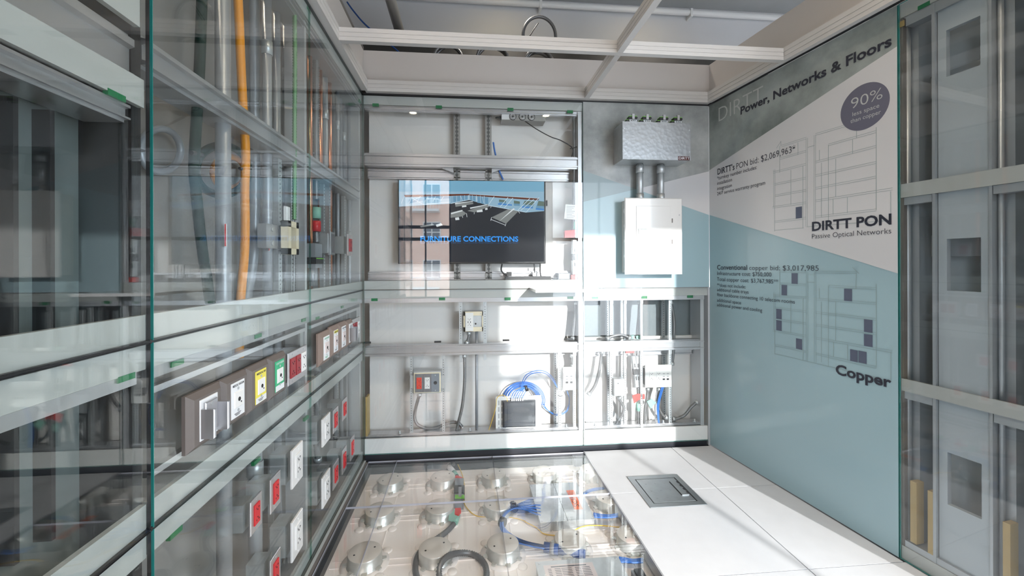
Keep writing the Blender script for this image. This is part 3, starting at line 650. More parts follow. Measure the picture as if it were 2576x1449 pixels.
scp([(480, 306), (1120, 290), (1825, 340), (1838, 318), (1120, 272), (470, 284)], 'sc_wood', 5)
mb = MB()
for q in ([(990, 405), (1170, 375), (1165, 358), (985, 375)], [(1110, 445), (1180, 460), (1350, 395), (1310, 375)], [(1355, 510), (1500, 575), (1625, 450), (1540, 420)], [(940, 515), (1060, 500), (1100, 470), (1050, 435), (940, 462)], [(640, 612), (780, 590), (760, 575), (630, 600)]): MB().flat([TC(x, y, 6) for x, y in q]).build('screen_image', 'sc_desk', sc_)
mb = MB()
for q in ([(1410, 570), (1430, 552), (1590, 425), (1575, 418)], [(1140, 425), (1310, 385), (1315, 378), (1135, 412)], [(945, 480), (1060, 448), (1060, 436), (945, 466)], [(985, 378), (1165, 352), (1165, 346), (985, 366)], [(1205, 460), (1265, 455), (1260, 430), (1205, 440)], [(1055, 410), (1100, 404), (1098, 388), (1055, 392)], [(990, 540), (1030, 535), (1022, 508), (985, 515)], [(1290, 437), (1315, 432), (1312, 415), (1290, 418)], [(800, 608), (860, 590), (845, 570), (790, 585)]): MB().flat([TC(x, y, 7) for x, y in q]).build('screen_image', 'sc_white', sc_)
for p0, p1 in (((1355, 510), (1345, 545)), ((1500, 575), (1490, 600)), ((1345, 530), (1495, 590)), ((1625, 450), (1640, 470)), ((1180, 460), (1178, 478)), ((1350, 395), (1345, 415)), ((1100, 470), (1106, 508)), ((1060, 500), (1062, 515))): mb.line(FB, TC(*p0, 7), TC(*p1, 7), 0.003)
mb.build('screen_image', 'sc_white', sc_)
pL, pR_ = TC(630, 752, 1), TC(1620, 752, 1)
text('FURNITURE CONNECTIONS', pL, FB, 'sc_text', sc_, height=abs(TC(630, 698).z - TC(630, 752).z), width=pR_.x - pL.x, bold=0.024, off=0.001, name='screen_lettering')
fm = Fr((1, 0, 0), (0, 0, -1), (0, -1, 0))
text('FURNITURE CONNECTIONS', TC(630, 757, 1), fm, 'sc_text2', sc_, height=0.012, width=pR_.x - pL.x, bold=0.024, off=0.001, name='screen_lettering')
MB().rect(FB, B(1373, 505, DT + 0.03), B(1376, 518, DT + 0.03), 0.02).build('control_button', 'black_plastic', tv)
# mount uprights and arms
def holes(mb, fr, p0, p1, r, pitch, mi, n=10):
    p0, p1 = V(p0), V(p1); k = int((p1 - p0).length / pitch); d = (p1 - p0).normalized()
    for i in range(k): mb.disc(p0 + d * (pitch * (i + 0.5)), fr.n, r, n, mi)
for nm, x0, x1 in (('first', 1141, 1157), ('second', 1220, 1236)):
    t = thing('mount_upright', 'grey keyhole-punched screen mount upright, %s from the left' % nm, 'bracket', B((x0 + x1) / 2, 705, 0.11), 'screen mount uprights')
    a, b = B(x0, 280, 0.11), B(x1, 280, 0.11); w = b.x - a.x; xc = (a.x + b.x) / 2
    mb = MB().box((a.x, D + 0.10, 1.14), (b.x, D + 0.115, 2.26)); mb.box((a.x, D + 0.115, 1.14), (a.x + 0.004, D + DB, 2.26)); mb.box((b.x - 0.004, D + 0.115, 1.14), (b.x, D + DB, 2.26))
    mb.build('channel', 'box_grey', t); kh = None
    for k in range(42):
        zk = 1.162 + 0.0265 * k
        if tv1.z + 0.03 < zk < tv0.z - 0.02: continue      # behind the screen
        if kh is None: kh = MB().disc((xc, D + 0.1, zk), FB.n, 0.0105, 10).box((xc - 0.004, D + 0.0994, zk - 0.017), (xc + 0.004, D + 0.1, zk)).build('keyhole', 'keyhole_grey', t); zr = zk
        else: c = kh.copy(); COL.objects.link(c); c.parent = t; c.location = (0, 0, zk - zr)
    sgn = -1 if nm == 'first' else 1
    q0 = B(x0 if sgn < 0 else x1, 421, 0.10); q1 = B(1106 if sgn < 0 else 1270, 421, 0.05)
    MB().poly([(q0.x, D + 0.06, q0.z), (q1.x, D + 0.06, q0.z), (q1.x, D + 0.06, q0.z - 0.012), (q0.x, D + 0.06, q0.z - 0.045)], (0, 0.02, 0)).build('arm', 'alum_dull', t)
    for zb in (1.93, 1.24, 1.17):
        MB().cyl((xc + sgn * 0.02, D + 0.12, zb - 0.05), (xc + sgn * 0.05, D + 0.12, zb - 0.05), 0.006, 8).build('bolt', 'galv', t)

# ------------------------------------------------------------------ generic builders for the wiring
def pts_b(pts, d): return [B(p[0], p[1], p[2] if len(p) > 2 else d) for p in pts]
def pts_l(pts, d): return [L(p[0], p[1], p[2] if len(p) > 2 else d) for p in pts]
def flex(pts, r, label, m='flex', name='flexible_conduit', group=None, ends=True):
    t = thing(name, label, 'conduit', min(pts, key=lambda p: p.z), group)
    MB().tube(pts, r, 10, corr=0.0055, seg=6).build('sheath', m, t)
    if ends:
        for a_, b_ in ((pts[0], pts[1]), (pts[-1], pts[-2])):
            d = (b_ - a_).normalized(); MB().cyl(a_, a_ + d * 0.022, r * 1.35, 12).build('connector', 'galv', t)
    return t
def emt(a, b, r, label, m='conduit', name='steel_conduit', group=None, couplings=()):
    t = thing(name, label, 'conduit', min((V(a), V(b)), key=lambda p: p.z), group)
    MB().cyl(a, b, r, 16).build('tube', m, t)
    for k in couplings:
        c = V(a) + (V(b) - V(a)) * k; d = (V(b) - V(a)).normalized()
        MB().cyl(c - d * 0.025, c + d * 0.025, r * 1.18, 16).build('coupling', 'galv', t)
    return t
def cable(pts, r, label, m, name='cable', group=None, cat='cable'):
    return tag(MB().tube(pts, r, 6, seg=8).build(name, m), label, cat, group)
def strut(fr, p0, p1, w, label, group, feet=True, m='galv', dep=0.02, pitch=0.016, hr=0.0028):
    """perforated vertical strut between two heights; p0 is its foot"""
    p0, p1 = V(p0), V(p1); t = thing('perforated_strut', label, 'strut', p0, group)
    mb = MB().slab(fr, (p0 + p1) / 2 - fr.n * 0.003, w, (p1 - p0).length, 0.003)
    for sgn in (-1, 1): mb.slab(fr, (p0 + p1) / 2 + fr.u * sgn * (w / 2 - 0.001) - fr.n * dep, 0.002, (p1 - p0).length, dep - 0.002)
    mb.build('channel', m, t); mb = MB(); holes(mb, fr, p0, p1, hr, pitch, 0, 6); mb.build('perforation', 'hole', t)['kind'] = 'stuff'
    if feet:
        for q in (p0, p1):
            s_ = 1 if q is p0 else -1
            mb = MB().slab(fr, q + V((0, 0, s_ * 0.014)), w * 1.15, 0.028, 0.004); mb.disc(q + V((0, 0, s_ * 0.014)) + fr.n * 0.004, fr.n, 0.005, 8, 0, 0.003); mb.build('foot', 'galv', t)
    return t
def duplex(parent, fr, p, w, h, m, gfci=False, t=0.006, name='receptacle', usb=False):
    """decora style receptacle face at p"""
    r = MB().slab(fr, p, w, h, t, 0, 0.001).build(name, m, parent); mb = MB(); k = V(p) + fr.n * t
    for s_ in (-1, 1):
        c_ = k + fr.v * (s_ * h * 0.29)
        mb.slab(fr, c_ - fr.u * w * 0.2, w * 0.06, h * 0.085, 0.0006); mb.slab(fr, c_ + fr.u * w * 0.18, w * 0.06, h * 0.085, 0.0006); mb.slab(fr, c_ + fr.u * w * 0.26, w * 0.14, h * 0.025, 0.0006)
        mb.disc(c_ - fr.v * h * 0.09 if s_ > 0 else c_ + fr.v * h * 0.12, fr.n, w * 0.075, 8)
    if usb:
        for s_ in (-1, 1): mb.slab(fr, k + fr.u * w * 0.22 * s_, w * 0.12, h * 0.15, 0.0006)
    mb.build('slot', 'hole', r)['kind'] = 'stuff'
    if gfci:
        MB().slab(fr, k, w * 0.42, h * 0.13, 0.0015, 0, 0.0004).build('button', m, r)
    return r

# ------------------------------------------------------------------ behind the upper back glass
a, b = B(1250, 284, 0.035), B(1372, 305, 0.035)
t = thing('fan_power_box', 'grey metal power box with three small fans under the top rail', 'power box', V(((a.x + b.x) / 2, D + 0.05, b.z)))
bx = MB().box((a.x + 0.03, D + 0.035, b.z), (b.x, D + 0.13, a.z)).build('body', 'box_grey', t)
for px in (1290, 1314, 1337):
    c_ = B(px, 297, 0.035); c_.y = D + 0.0345; c_.z = b.z + 0.024
    f_ = MB().lathe(c_, [(0.024, 0), (0.024, 0.004), (0.02, 0.005), (0.02, 0)], 20, 0, V((0, -1, 0))).build('fan', 'black_plastic', t)
    mb = MB()
    for k in range(3): mb.lathe(c_, [(0.006 + 0.006 * k, 0.004), (0.0072 + 0.006 * k, 0.005), (0.0084 + 0.006 * k, 0.004)], 16, 0, V((0, -1, 0)))
    for k in range(4): a_ = k * math.pi / 2 + 0.78; mb.line(FB, c_ - V((0, 0.004, 0)), c_ + V((0.024 * math.cos(a_), -0.004, 0.024 * math.sin(a_))), 0.002)
    mb.build('fan_guard', 'alum', f_); MB().disc(c_, (0, -1, 0), 0.007, 10, 0, 0.005).build('hub', 'black', f_)
MB().box((a.x + 0.032, D + 0.0335, b.z + 0.004), (a.x + 0.085, D + 0.035, b.z + 0.038)).build('rating_label', 'paper', t)
MB().tube([(a.x + 0.03, D + 0.05, a.z - 0.02), (a.x - 0.005, D + 0.045, a.z - 0.03), (a.x + 0.005, D + 0.045, b.z + 0.02), (a.x + 0.03, D + 0.05, b.z + 0.01)], 0.005, 6).build('lead', 'black', t)
cable(pts_b([(1318, 303), (1350, 325), (1385, 344), (1412, 354), (1440, 373), (1438, 395)], 0.05), 0.0035, 'thin black cable drooping from the fan power box to the conduits', 'black')
cable(pts_b([(1241, 358), (1244, 378), (1249, 400), (1257, 432), (1266, 452)], 0.09), 0.006, 'blue data cable behind the second screen mount upright', 'blue')
flex(pts_b([(1444, 285), (1444, 400), (1443, 520), (1441, 600)], 0.05), 0.0115, 'dark flexible conduit at the right edge of the screen bay, inner of two', ends=False)
flex(pts_b([(1455, 282), (1455, 400), (1454, 520), (1452, 600)], 0.05), 0.0115, 'dark flexible conduit at the right edge of the screen bay, outer of two', ends=False)
cable(pts_b([(1434, 374), (1446, 371), (1460, 367)], 0.04), 0.003, 'black cable tie around the twin conduits beside the fan box', 'black', 'cable_tie', cat='cable tie')
a, b = B(1422, 514, 0.03), B(1452, 552, 0.03)
t = thing('paper_tag', 'printed paper tag hung on the conduits beside the screen', 'tag', V(((a.x + b.x) / 2, D + 0.03, b.z)))
MB().poly([B(1423, 514, 0.03), B(1453, 516, 0.03), B(1450, 553, 0.03), B(1419, 550, 0.03)][::-1], (0, 0.0015, 0)).build('sheet', 'paper', t)
mb = MB()
for k in range(8): mb.line(FB, B(1425, 519 + k * 4, 0.03) - V((0, 0.0006, 0)), B(1447 - (k % 3) * 4, 520 + k * 4, 0.03) - V((0, 0.0006, 0)), 0.002, 0.0003)
mb.build('printed_line', 'ink_mid', t)
def wrap(pts, r, label, m, cat='tape', name='tape_wrap', group=None):
    return tag(MB().tube(pts, r, 10, smooth=False).build(name, m), label, cat, group)
wrap(pts_b([(1447, 558), (1446, 578)], 0.055), 0.021, 'mint green tape wrapped on the conduits below the paper tag', 'mint')
tag(MB().poly(pts_b([(1421, 580), (1448, 578), (1448, 597), (1421, 598)], 0.028)[::-1], (0, 0.03, 0)).build('red_tag', 'red_tag'), 'red folded tag on the conduits right of the screen', 'tag')
def plug(pts, wd, label, name='power_connector', fr=FB, clip='black_plastic', body='galv', group=None, half=0.014):
    """modular power connector: metal shell halves with a black coupling collar"""
    p0, p1 = V(pts[0]), V(pts[1]); t = thing(name, label, 'connector', p0 if p0.z < p1.z else p1, group); d = p1 - p0; q = fr.n.cross(d.normalized())
    g = Fr(q, d.normalized(), fr.n); L_ = d.length
    MB().slab(g, p0 + d * 0.24 - fr.n * half, wd, L_ * 0.46, 2 * half, 0, 0.004).build('shell', body, t)
    MB().slab(g, p0 + d * 0.76 - fr.n * half, wd, L_ * 0.46, 2 * half, 0, 0.004).build('shell', body, t)
    c_ = MB().slab(g, p0 + d * 0.5 - fr.n * (half + 0.002), wd * 1.12, L_ * 0.18, 2 * half + 0.004, 0, 0.002).build('collar', clip, t)
    for k in (0.3, 0.7): MB().slab(g, p0 + d * k + fr.n * half, wd * 0.3, L_ * 0.12, 0.003, 0, 0.001).build('latch', 'black_plastic', t)
    return t
plug(pts_b([(1446, 602), (1446, 692)], 0.05), 0.042, 'metal power connector with black collar beside the screen')
tag(MB().poly(pts_b([(1437, 692), (1452, 692), (1452, 703), (1437, 703)], 0.028)[::-1], (0, 0.03, 0)).build('red_tag', 'red_tag'), 'small red tag on the sill at the right end of the screen bay', 'tag')
a, b = B(1270, 698, 0.05), B(1385, 706, 0.05)
t = thing('power_strip', 'black power strip lying on the ledge under the screen', 'power strip', V(((a.x + b.x) / 2, D + 0.05, 1.142)))
MB().box((a.x, D + 0.03, 1.1425), (b.x, D + 0.085, 1.165)).build('body', 'black_plastic', t)
for k in (0.12, 0.3, 0.48, 0.66, 0.84): x = a.x + (b.x - a.x) * k; MB().box((x - 0.014, D + 0.04, 1.165), (x + 0.014, D + 0.075, 1.167)).build('socket', 'tape_grey', t)
x = a.x + (b.x - a.x) * 0.08; MB().box((x - 0.012, D + 0.04, 1.167), (x + 0.02, D + 0.07, 1.195)).build('plug', 'black_plastic', t)
x = a.x + (b.x - a.x) * 0.64; MB().box((x - 0.012, D + 0.04, 1.167), (x + 0.012, D + 0.07, 1.19)).build('plug', 'tape_grey', t)
cable(pts_b([(1263, 664), (1261, 680), (1270, 690), (1283, 692)], 0.055), 0.006, 'thick black cord curling from the screen to the power strip', 'black', 'black_cable')
cable(pts_b([(1344, 664), (1345, 682), (1346, 694)], 0.055), 0.004, 'thin black cord dropping from the screen to the strip plug', 'black', 'black_cable')
cable(pts_b([(1359, 664), (1359, 685), (1364, 698), (1385, 700), (1403, 699)], 0.055), 0.0045, 'black cord running from the screen to the power adapter', 'black', 'black_cable')
a, b = B(1404, 687, 0.04), B(1434, 704, 0.04)
t = thing('power_adapter', 'black power adapter with a white rating label on the ledge', 'adapter', V(((a.x + b.x) / 2, D + 0.06, 1.142)))
MB().box((a.x, D + 0.04, 1.1425), (b.x, D + 0.1, a.z)).build('body', 'black_plastic', t); lb = MB().box((a.x + 0.006, D + 0.0388, 1.147), (b.x - 0.006, D + 0.04, a.z - 0.004)).build('rating_label', 'paper', t)
mb = MB()
for k in range(4): mb.line(FB, (a.x + 0.012, D + 0.0384, 1.152 + 0.008 * k), (b.x - 0.014, D + 0.0384, 1.152 + 0.008 * k), 0.003, 0.0003)
mb.build('printed_line', 'ink_mid', lb)
# white ledge in front of the joint
a, b = B(1331, 728.5), B(1352, 743)
t = thing('wall_ledge', 'thin white shelf projecting from the joint below the screen', 'shelf', V((0.6, D - 0.13, ZM - 0.02)))
x0, x1 = B(1331, 728, 0).x, 0.835
MB().box((x0, D - 0.245, ZM - 0.008), (x1, D - 0.0005, ZM + 0.008)).build('shelf_board', 'white_gloss', t); MB().box((x0, D - 0.252, ZM - 0.009), (x1 + 0.003, D - 0.245, ZM + 0.009)).build('front_edge', 'white_gloss', t)

# ------------------------------------------------------------------ lower left bay of the back wall
def bstrut(x0, x1, ytop, ybot, d, label, group, feet=True, **k):
    a, b = B(x0, (ytop + ybot) / 2, d), B(x1, (ytop + ybot) / 2, d); xc = (a.x + b.x) / 2
    return strut(FB, (xc, D + d, B(x0, ybot, d).z), (xc, D + d, B(x0, ytop, d).z), b.x - a.x, label, group, feet, **k)
bstrut(1155, 1163, 758, 866, 0.045, 'short perforated strut left of the cream framed outlet box', 'back wall struts')
bstrut(1216, 1224, 758, 866, 0.045, 'short perforated strut right of the cream framed outlet box', 'back wall struts')
bstrut(1031, 1038.5, 892, 1098, 0.045, 'long perforated strut left of the red and white outlet box', 'back wall struts')
bstrut(1112, 1119, 892, 1098, 0.045, 'long perforated strut right of the red and white outlet box', 'back wall struts')
bstrut(1404, 1412, 884, 1084, 0.04, 'long perforated strut left of the six port data plate', 'back wall struts')
bstrut(1442, 1449, 884, 1084, 0.045, 'long perforated strut behind the six port data plate edge', 'back wall struts')
bstrut(1394, 1400, 886, 1080, 0.11, 'rear perforated strut behind the blue cable loop', 'back wall struts', False)
for px, py in ((1160, 902), (1220, 896)): tag(MB().rect(FB, B(px - 3.5, py - 9, 0.045), B(px + 3.5, py + 9, 0.045), 0.004).build('strut_foot', 'galv'), 'small strut foot hanging under the lower rail, %s of two' % ('left' if px < 1200 else 'right'), 'bracket', 'strut feet under the lower rail')
# cream framed box
DO = 0.03
a, b = B(1166, 784, DO), B(1215, 833, DO); cx, cz = (a.x + b.x) / 2, (a.z + b.z) / 2
t = thing('outlet_box', 'cream framed two gang box with one white usb outlet', 'outlet box', V((cx, D + DO, b.z)))
MB().rect(FB, V((a.x, D + 0.09, a.z)), V((b.x, D + 0.09, b.z)), 0.06, 0, 0.003).build('back_box', 'galv', t)
w, h = b.x - a.x, a.z - b.z
mb = MB()
for x0, x1, z0, z1 in ((a.x, b.x, a.z - h * 0.2, a.z), (a.x, b.x, b.z, b.z + h * 0.22), (a.x, a.x + w * 0.08, b.z, a.z), (b.x - w * 0.05, b.x, b.z, a.z)): mb.box((x0, D + DO - 0.008, z0), (x1, D + DO, z1))
mb.build('mud_ring', 'cream', t)
dv = MB().rect(FB, V((a.x + w * 0.09, D + DO - 0.008, a.z - h * 0.05)), V((a.x + w * 0.5, D + DO - 0.008, b.z + h * 0.03)), 0.008, 0, 0.001).build('device_plate', 'white', t)
duplex(dv, FB, V((a.x + w * 0.295, D + DO - 0.016, cz - 0.002)), w * 0.27, h * 0.55, 'white', usb=True, t=0.002)
MB().disc((a.x + w * 0.62, D + DO + 0.0015, cz - h * 0.12), (0, -1, 0), 0.006, 12, 0, 0.003).build('knockout', 'hole', t)
for sx, sz in ((0.88, 0.9), (0.88, 0.1)): MB().disc((a.x + w * sx, D + DO - 0.008, b.z + h * sz), (0, -1, 0), 0.004, 8, 0, 0.002).build('screw', 'galv', t)
flex(pts_b([(1180, 834), (1179, 848), (1173, 866)], 0.06), 0.011, 'short flexible conduit dropping from the cream framed outlet box')
emt(B(1199, 834, 0.07), B(1199, 1094, 0.07), 0.0095, 'grey steel conduit running straight down from the cream box')
flex(pts_b([(1168, 891), (1169, 930), (1168, 970), (1163, 1020), (1154, 1060), (1146, 1096)], 0.06), 0.0115, 'long flexible conduit bending down to the floor rail')
# red / white three gang box
a, b = B(1041, 938, DO), B(1109, 987, DO); w, h = b.x - a.x, a.z - b.z; cz = (a.z + b.z) / 2
t = thing('outlet_box', 'three gang box with a red outlet, a white outlet and a blank plate', 'outlet box', V(((a.x + b.x) / 2, D + DO, b.z)))
MB().rect(FB, V((a.x - 0.004, D + 0.09, a.z + 0.008)), V((b.x + 0.004, D + 0.09, b.z - 0.004)), 0.062, 0, 0.003).build('back_box', 'galv', t)
MB().rect(FB, V((a.x, D + DO, a.z)), V((b.x, D + DO, b.z)), 0.004, 0, 0.002).build('mud_ring', 'cream', t)
for k, m_ in enumerate(('grey_plate', 'grey_plate', 'grey_blue_plate')):
    x0 = a.x + w * (0.05 + 0.3 * k); x1 = x0 + w * 0.298
    pl = MB().rect(FB, V((x0, D + DO - 0.004, a.z - h * 0.05)), V((x1, D + DO - 0.004, b.z + h * 0.05)), 0.005, 0, 0.0008).build('device_plate', m_, t)
    c_ = V(((x0 + x1) / 2, D + DO - 0.009, cz))
    if k < 2: duplex(pl, FB, c_, w * 0.19, h * 0.56, ('red_bright', 'white')[k], k == 1, 0.003)
    else:
        MB().disc(c_, (0, -1, 0), 0.0115, 16, 0, 0.0008).build('port_hole', 'hole', pl)
        for s_ in (-1, 1): MB().disc(c_ + V((0, 0, s_ * h * 0.37)), (0, -1, 0), 0.0035, 8, 0, 0.002).build('screw', 'galv', pl)
for x0, x1 in ((1032, 1041), (1109, 1119)): MB().rect(FB, B(x0, 944, 0.041), B(x1, 976, 0.041), 0.003).build('side_bracket', 'galv', t)
flex(pts_b([(1056, 989, 0.06), (1050, 1010, 0.075), (1044, 1035, 0.085), (1044, 1056, 0.085), (1053, 1070, 0.085), (1075, 1078, 0.085), (1100, 1075, 0.085), (1122, 1066, 0.09), (1142, 1062, 0.095), (1157, 1067, 0.1), (1164, 1080, 0.105)], 0.055), 0.0115, 'flexible conduit looping from the red and white outlet box to the rail')
cable(pts_b([(1157, 1093), (1175, 1085), (1195, 1083), (1217, 1091)], 0.05), 0.0022, 'short yellow fibre arching on the bottom rail', 'yellow', 'fibre_cable')
cable(pts_b([(1226, 1092), (1237, 1060), (1247, 1025), (1250, 1002), (1262, 994), (1273, 998), (1277, 1012)], 0.04), 0.0022, 'yellow fibre cable rising to the router from the rail', 'yellow', 'fibre_cable')
# router on its slotted bracket
a, b = B(1247, 998, 0.06), B(1362, 1091, 0.06)
t = thing('slotted_bracket', 'white slotted mounting bracket behind the router', 'bracket', V(((a.x + b.x) / 2, D + 0.06, b.z)))
MB().rect(FB, V((a.x, D + 0.063, a.z)), V((b.x, D + 0.063, b.z)), 0.003).build('plate', 'white', t)
mb = MB(); W_, H_ = b.x - a.x, a.z - b.z
for k in range(5):
    for xx in (0.05, 0.12, 0.19, 0.83, 0.90): mb.box((a.x + W_ * xx, D + 0.0594, a.z - H_ * (0.1 + 0.17 * k + 0.12)), (a.x + W_ * (xx + 0.03), D + 0.06, a.z - H_ * (0.1 + 0.17 * k)))
for xx in (0.24, 0.4, 0.56, 0.7):
    for zz_ in (0.04, 0.09): mb.box((a.x + W_ * xx, D + 0.0594, a.z - H_ * (zz_ + 0.025)), (a.x + W_ * (xx + 0.1), D + 0.06, a.z - H_ * zz_))
mb.build('slot', 'alum_dull', t)['kind'] = 'stuff'
a, b = B(1265, 1011, 0.03), B(1348, 1074, 0.03); w, h = b.x - a.x, a.z - b.z
t = thing('router', 'charcoal router with a perforated face on the slotted bracket', 'router', V(((a.x + b.x) / 2, D + 0.045, b.z)))
MB().rect(FB, V((a.x, D + 0.059, a.z)), V((b.x, D + 0.059, b.z)), 0.03, 0, 0.01).build('housing', 'modem', t)
MB().rect(FB, V((a.x + w * 0.14, D + 0.029, a.z - h * 0.14)), V((b.x - w * 0.14, D + 0.029, b.z + h * 0.2)), 0.0012, 0, 0.001).build('perforated_face', 'modem', t)
mb = MB()
for k in range(11): mb.disc((a.x + w * (0.3 + 0.04 * k), D + 0.029, b.z + h * 0.11), (0, -1, 0), 0.0016, 6)
for i in range(24):
    for j in range(12): mb.disc((a.x + w * (0.2 + 0.026 * i), D + 0.0278, a.z - h * (0.2 + 0.045 * j)), (0, -1, 0), 0.0013, 5, 0, 0.0003)
mb.build('vent_hole', 'hole', t)['kind'] = 'stuff'
for k in range(6): x = a.x + w * (0.26 + 0.065 * k); MB().box((x, D + 0.04, a.z), (x + 0.009, D + 0.05, a.z + 0.016)).build('cable_jack', 'label_white', t)
# blue patch cables
bd = thing('patch_cable_coil', 'coil of blue patch cables above the router', 'cable', B(1317, 1000, 0.05))
for k in range(9):
    r = 30 + k * 1.6; cxp = 1315 + (k % 3); pts = []
    for i in range(15):
        an = math.pi * (1.08 - 1.16 * i / 14); pts.append(B(cxp + r * 1.25 * math.cos(an), 1008 - (r + 6) * math.sin(an) * 0.98, 0.078 + 0.004 * (k % 3)))
    MB().tube(pts, 0.0026, 6, seg=4).build('cable_strand', 'blue', bd)
for k in range(6):
    x = 1286 + 5.6 * k; MB().tube(pts_b([(x, 1004), (x + 1, 998), (x + 8, 985), (1322 + k, 973)], 0.045), 0.0024, 6).build('cable_strand', 'blue', bd)
wrap(pts_b([(1322, 971), (1326, 983)], 0.05), 0.012, 'black tie around the top of the blue patch coil', 'black', 'cable tie', 'cable_tie')
for k, nm in ((0, 'outer'), (1, 'inner')):
    cable(pts_b([(1311 + k * 4, 985), (1313 + k * 4, 965), (1322 + k * 5, 945 + k * 2), (1345, 933 + k * 5), (1370, 934 + k * 5), (1390 - k * 3, 950 + k * 3), (1402, 975)], 0.05), 0.0028, 'blue patch cable arching up from the router, %s of two' % nm, 'blue', 'patch_cable', 'blue patch cables')
    cable(pts_b([(1426, 983), (1432, 1000 + k * 4), (1430 - 2 * k, 1028), (1416, 1042 - k * 3), (1398, 1045 - k * 3), (1378, 1032), (1366, 1015 + k * 6)], 0.11), 0.0028, 'blue patch cable looping under the data plate, %s of two' % ('lower' if k == 0 else 'upper'), 'blue', 'patch_cable', 'blue patch cables')
def data_plate(parent, fr, c_, w, h):
    mb = MB()
    for i in (-1, 1):
        for j in range(2): mb.slab(fr, V(c_) + fr.u * i * w * 0.26 + fr.v * (h * (0.33 - 0.30 * j)), w * 0.22, h * 0.08, 0.0008)
    mb.build('port', 'tape_grey', parent); mb = MB()
    for i in (-1, 1): mb.slab(fr, V(c_) + fr.u * i * w * 0.26 - fr.v * h * 0.3, w * 0.3, h * 0.2, 0.0008)
    mb.build('jack', 'hole', parent)
a, b = B(1416, 924, 0.02), B(1447, 981, 0.02)
t = thing('data_plate', 'white six port data plate beside the blue cable loop', 'wall plate', V(((a.x + b.x) / 2, D + 0.02, b.z)))
pl = MB().rect(FB, V((a.x, D + 0.03, a.z)), V((b.x, D + 0.03, b.z)), 0.012, 0, 0.002).build('plate', 'white', t)
c_ = V(((a.x + b.x) / 2, D + 0.018, (a.z + b.z) / 2 - 0.005)); data_plate(pl, FB, c_, 0.058, 0.065)
MB().rect(FB, B(1410, 926, 0.06), B(1418, 980, 0.06), 0.03).build('back_box', 'galv', t)
flex(pts_b([(1449, 758), (1446, 800), (1440, 855)], 0.06), 0.010, 'flexible conduit slanting down beside the bay joint, above the rail', m='flex')
flex(pts_b([(1438, 890), (1439, 908), (1441, 924)], 0.06), 0.010, 'short flexible conduit entering the six port data plate', m='flex')
cable(pts_b([(1404, 994), (1410, 997), (1415, 995)], 0.038), 0.002, 'thin black cable tie on the strut by the data plate', 'black', 'cable_tie', cat='cable tie')
tag(MB().box((XA + 0.002, D + 0.02, B(915, 1095, .04).z), (XA + 0.014, D + 0.09, B(915, 997, .04).z)).build('wood_block', 'wood'), 'narrow wood blocking at the left end of the lower bay', 'wood block')
tag(MB().box((B(1449, 1000, .1).x, D + 0.09, B(1455, 1084, .1).z), (B(1461, 1000, .1).x, D + 0.14, B(1455, 982, .1).z)).build('wood_block', 'wood'), 'pale wood blocking beside the data plate', 'wood block')
for px, lab in ((1005, 'left end'), (1182, 'middle'), (1425, 'right end')):
    q = B(px, 1092, 0.03); tag(MB().cyl((q.x, D + 0.035, 0.1465), (q.x, D + 0.035, 0.168), 0.006, 8).cyl((q.x, D + 0.035, 0.149), (q.x, D + 0.035, 0.155), 0.011, 6).build('rail_bolt', 'galv'), 'levelling bolt standing on the bottom rail, ' + lab, 'bolt', 'rail bolts')

# ------------------------------------------------------------------ lower right bay of the back wall
def Q(x, y): return (1440 + x * 0.30374, 700 + y * 0.30374)
def QB(pts, d): return [B(*Q(p[0], p[1]), d) for p in pts]
def qstrut(x0, x1, y0, y1, d, label, **k): 
    (a, ya), (b, yb_) = Q(x0, y0), Q(x1, y1); return bstrut(a, b, ya, yb_, d, label, 'right bay struts', **k)
for x0, x1, d, nm in ((312, 335, 0.06, 'first'), (428, 447, 0.06, 'second'), (563, 582, 0.03, 'third'), (798, 822, 0.05, 'fourth')):
    qstrut(x0, x1, 175, 508, d, 'perforated strut above the rail in the right bay, %s from the joint' % nm); qstrut(x0, x1, 592, 1238, d, 'long perforated strut under the rail in the right bay, %s from the joint' % nm)
for x0, x1, nm in ((283, 300, 'first'), (398, 424, 'second'), (744, 766, 'third')):
    qstrut(x0, x1, 180, 488, 0.125, 'rear strut before the frosted pane, %s from the joint' % nm, feet=False); qstrut(x0 + 6, x1 + 6, 640, 1225, 0.125, 'rear strut in front of the lower board, %s from the joint' % nm, feet=False)
rb = 0.0125
flex(QB([(556, 190), (552, 300), (542, 400), (535, 500)], 0.07), rb, 'flexible conduit hanging beside the third strut above the rail', 'flex')
flex(QB([(812, 190), (830, 280), (842, 380), (838, 500), (836, 600), (822, 720)], 0.075), rb, 'long flexible conduit passing behind the rail to the four gang plate', 'flex')
flex(QB([(280, 503), (320, 484), (390, 470), (440, 478), (482, 500)], 0.03), rb, 'arched flexible conduit lying on top of the rail', 'flex')
flex(QB([(244, 600), (234, 680), (216, 790), (185, 890), (130, 968)], 0.07), rb, 'flexible conduit curving from the rail toward the bay joint', 'flex')
flex(QB([(386, 975), (398, 1020), (424, 1065), (412, 1130), (372, 1190), (350, 1240)], 0.06), 0.0115, 'flexible conduit leaving the small steel box', 'flex')
flex(QB([(625, 905), (615, 1000), (600, 1090), (597, 1235)], 0.065), 0.011, 'flexible conduit straight down from the four gang plate', 'flex')
flex(QB([(716, 905), (706, 980), (712, 1060), (745, 1130), (785, 1160)], 0.07), 0.011, 'flexible conduit bending right under the four gang plate', 'flex')
flex(QB([(824, 1165), (870, 1160), (930, 1132), (985, 1065), (1040, 1018)], 0.07), 0.012, 'flexible conduit rising to the wood block by the corner', 'flex')
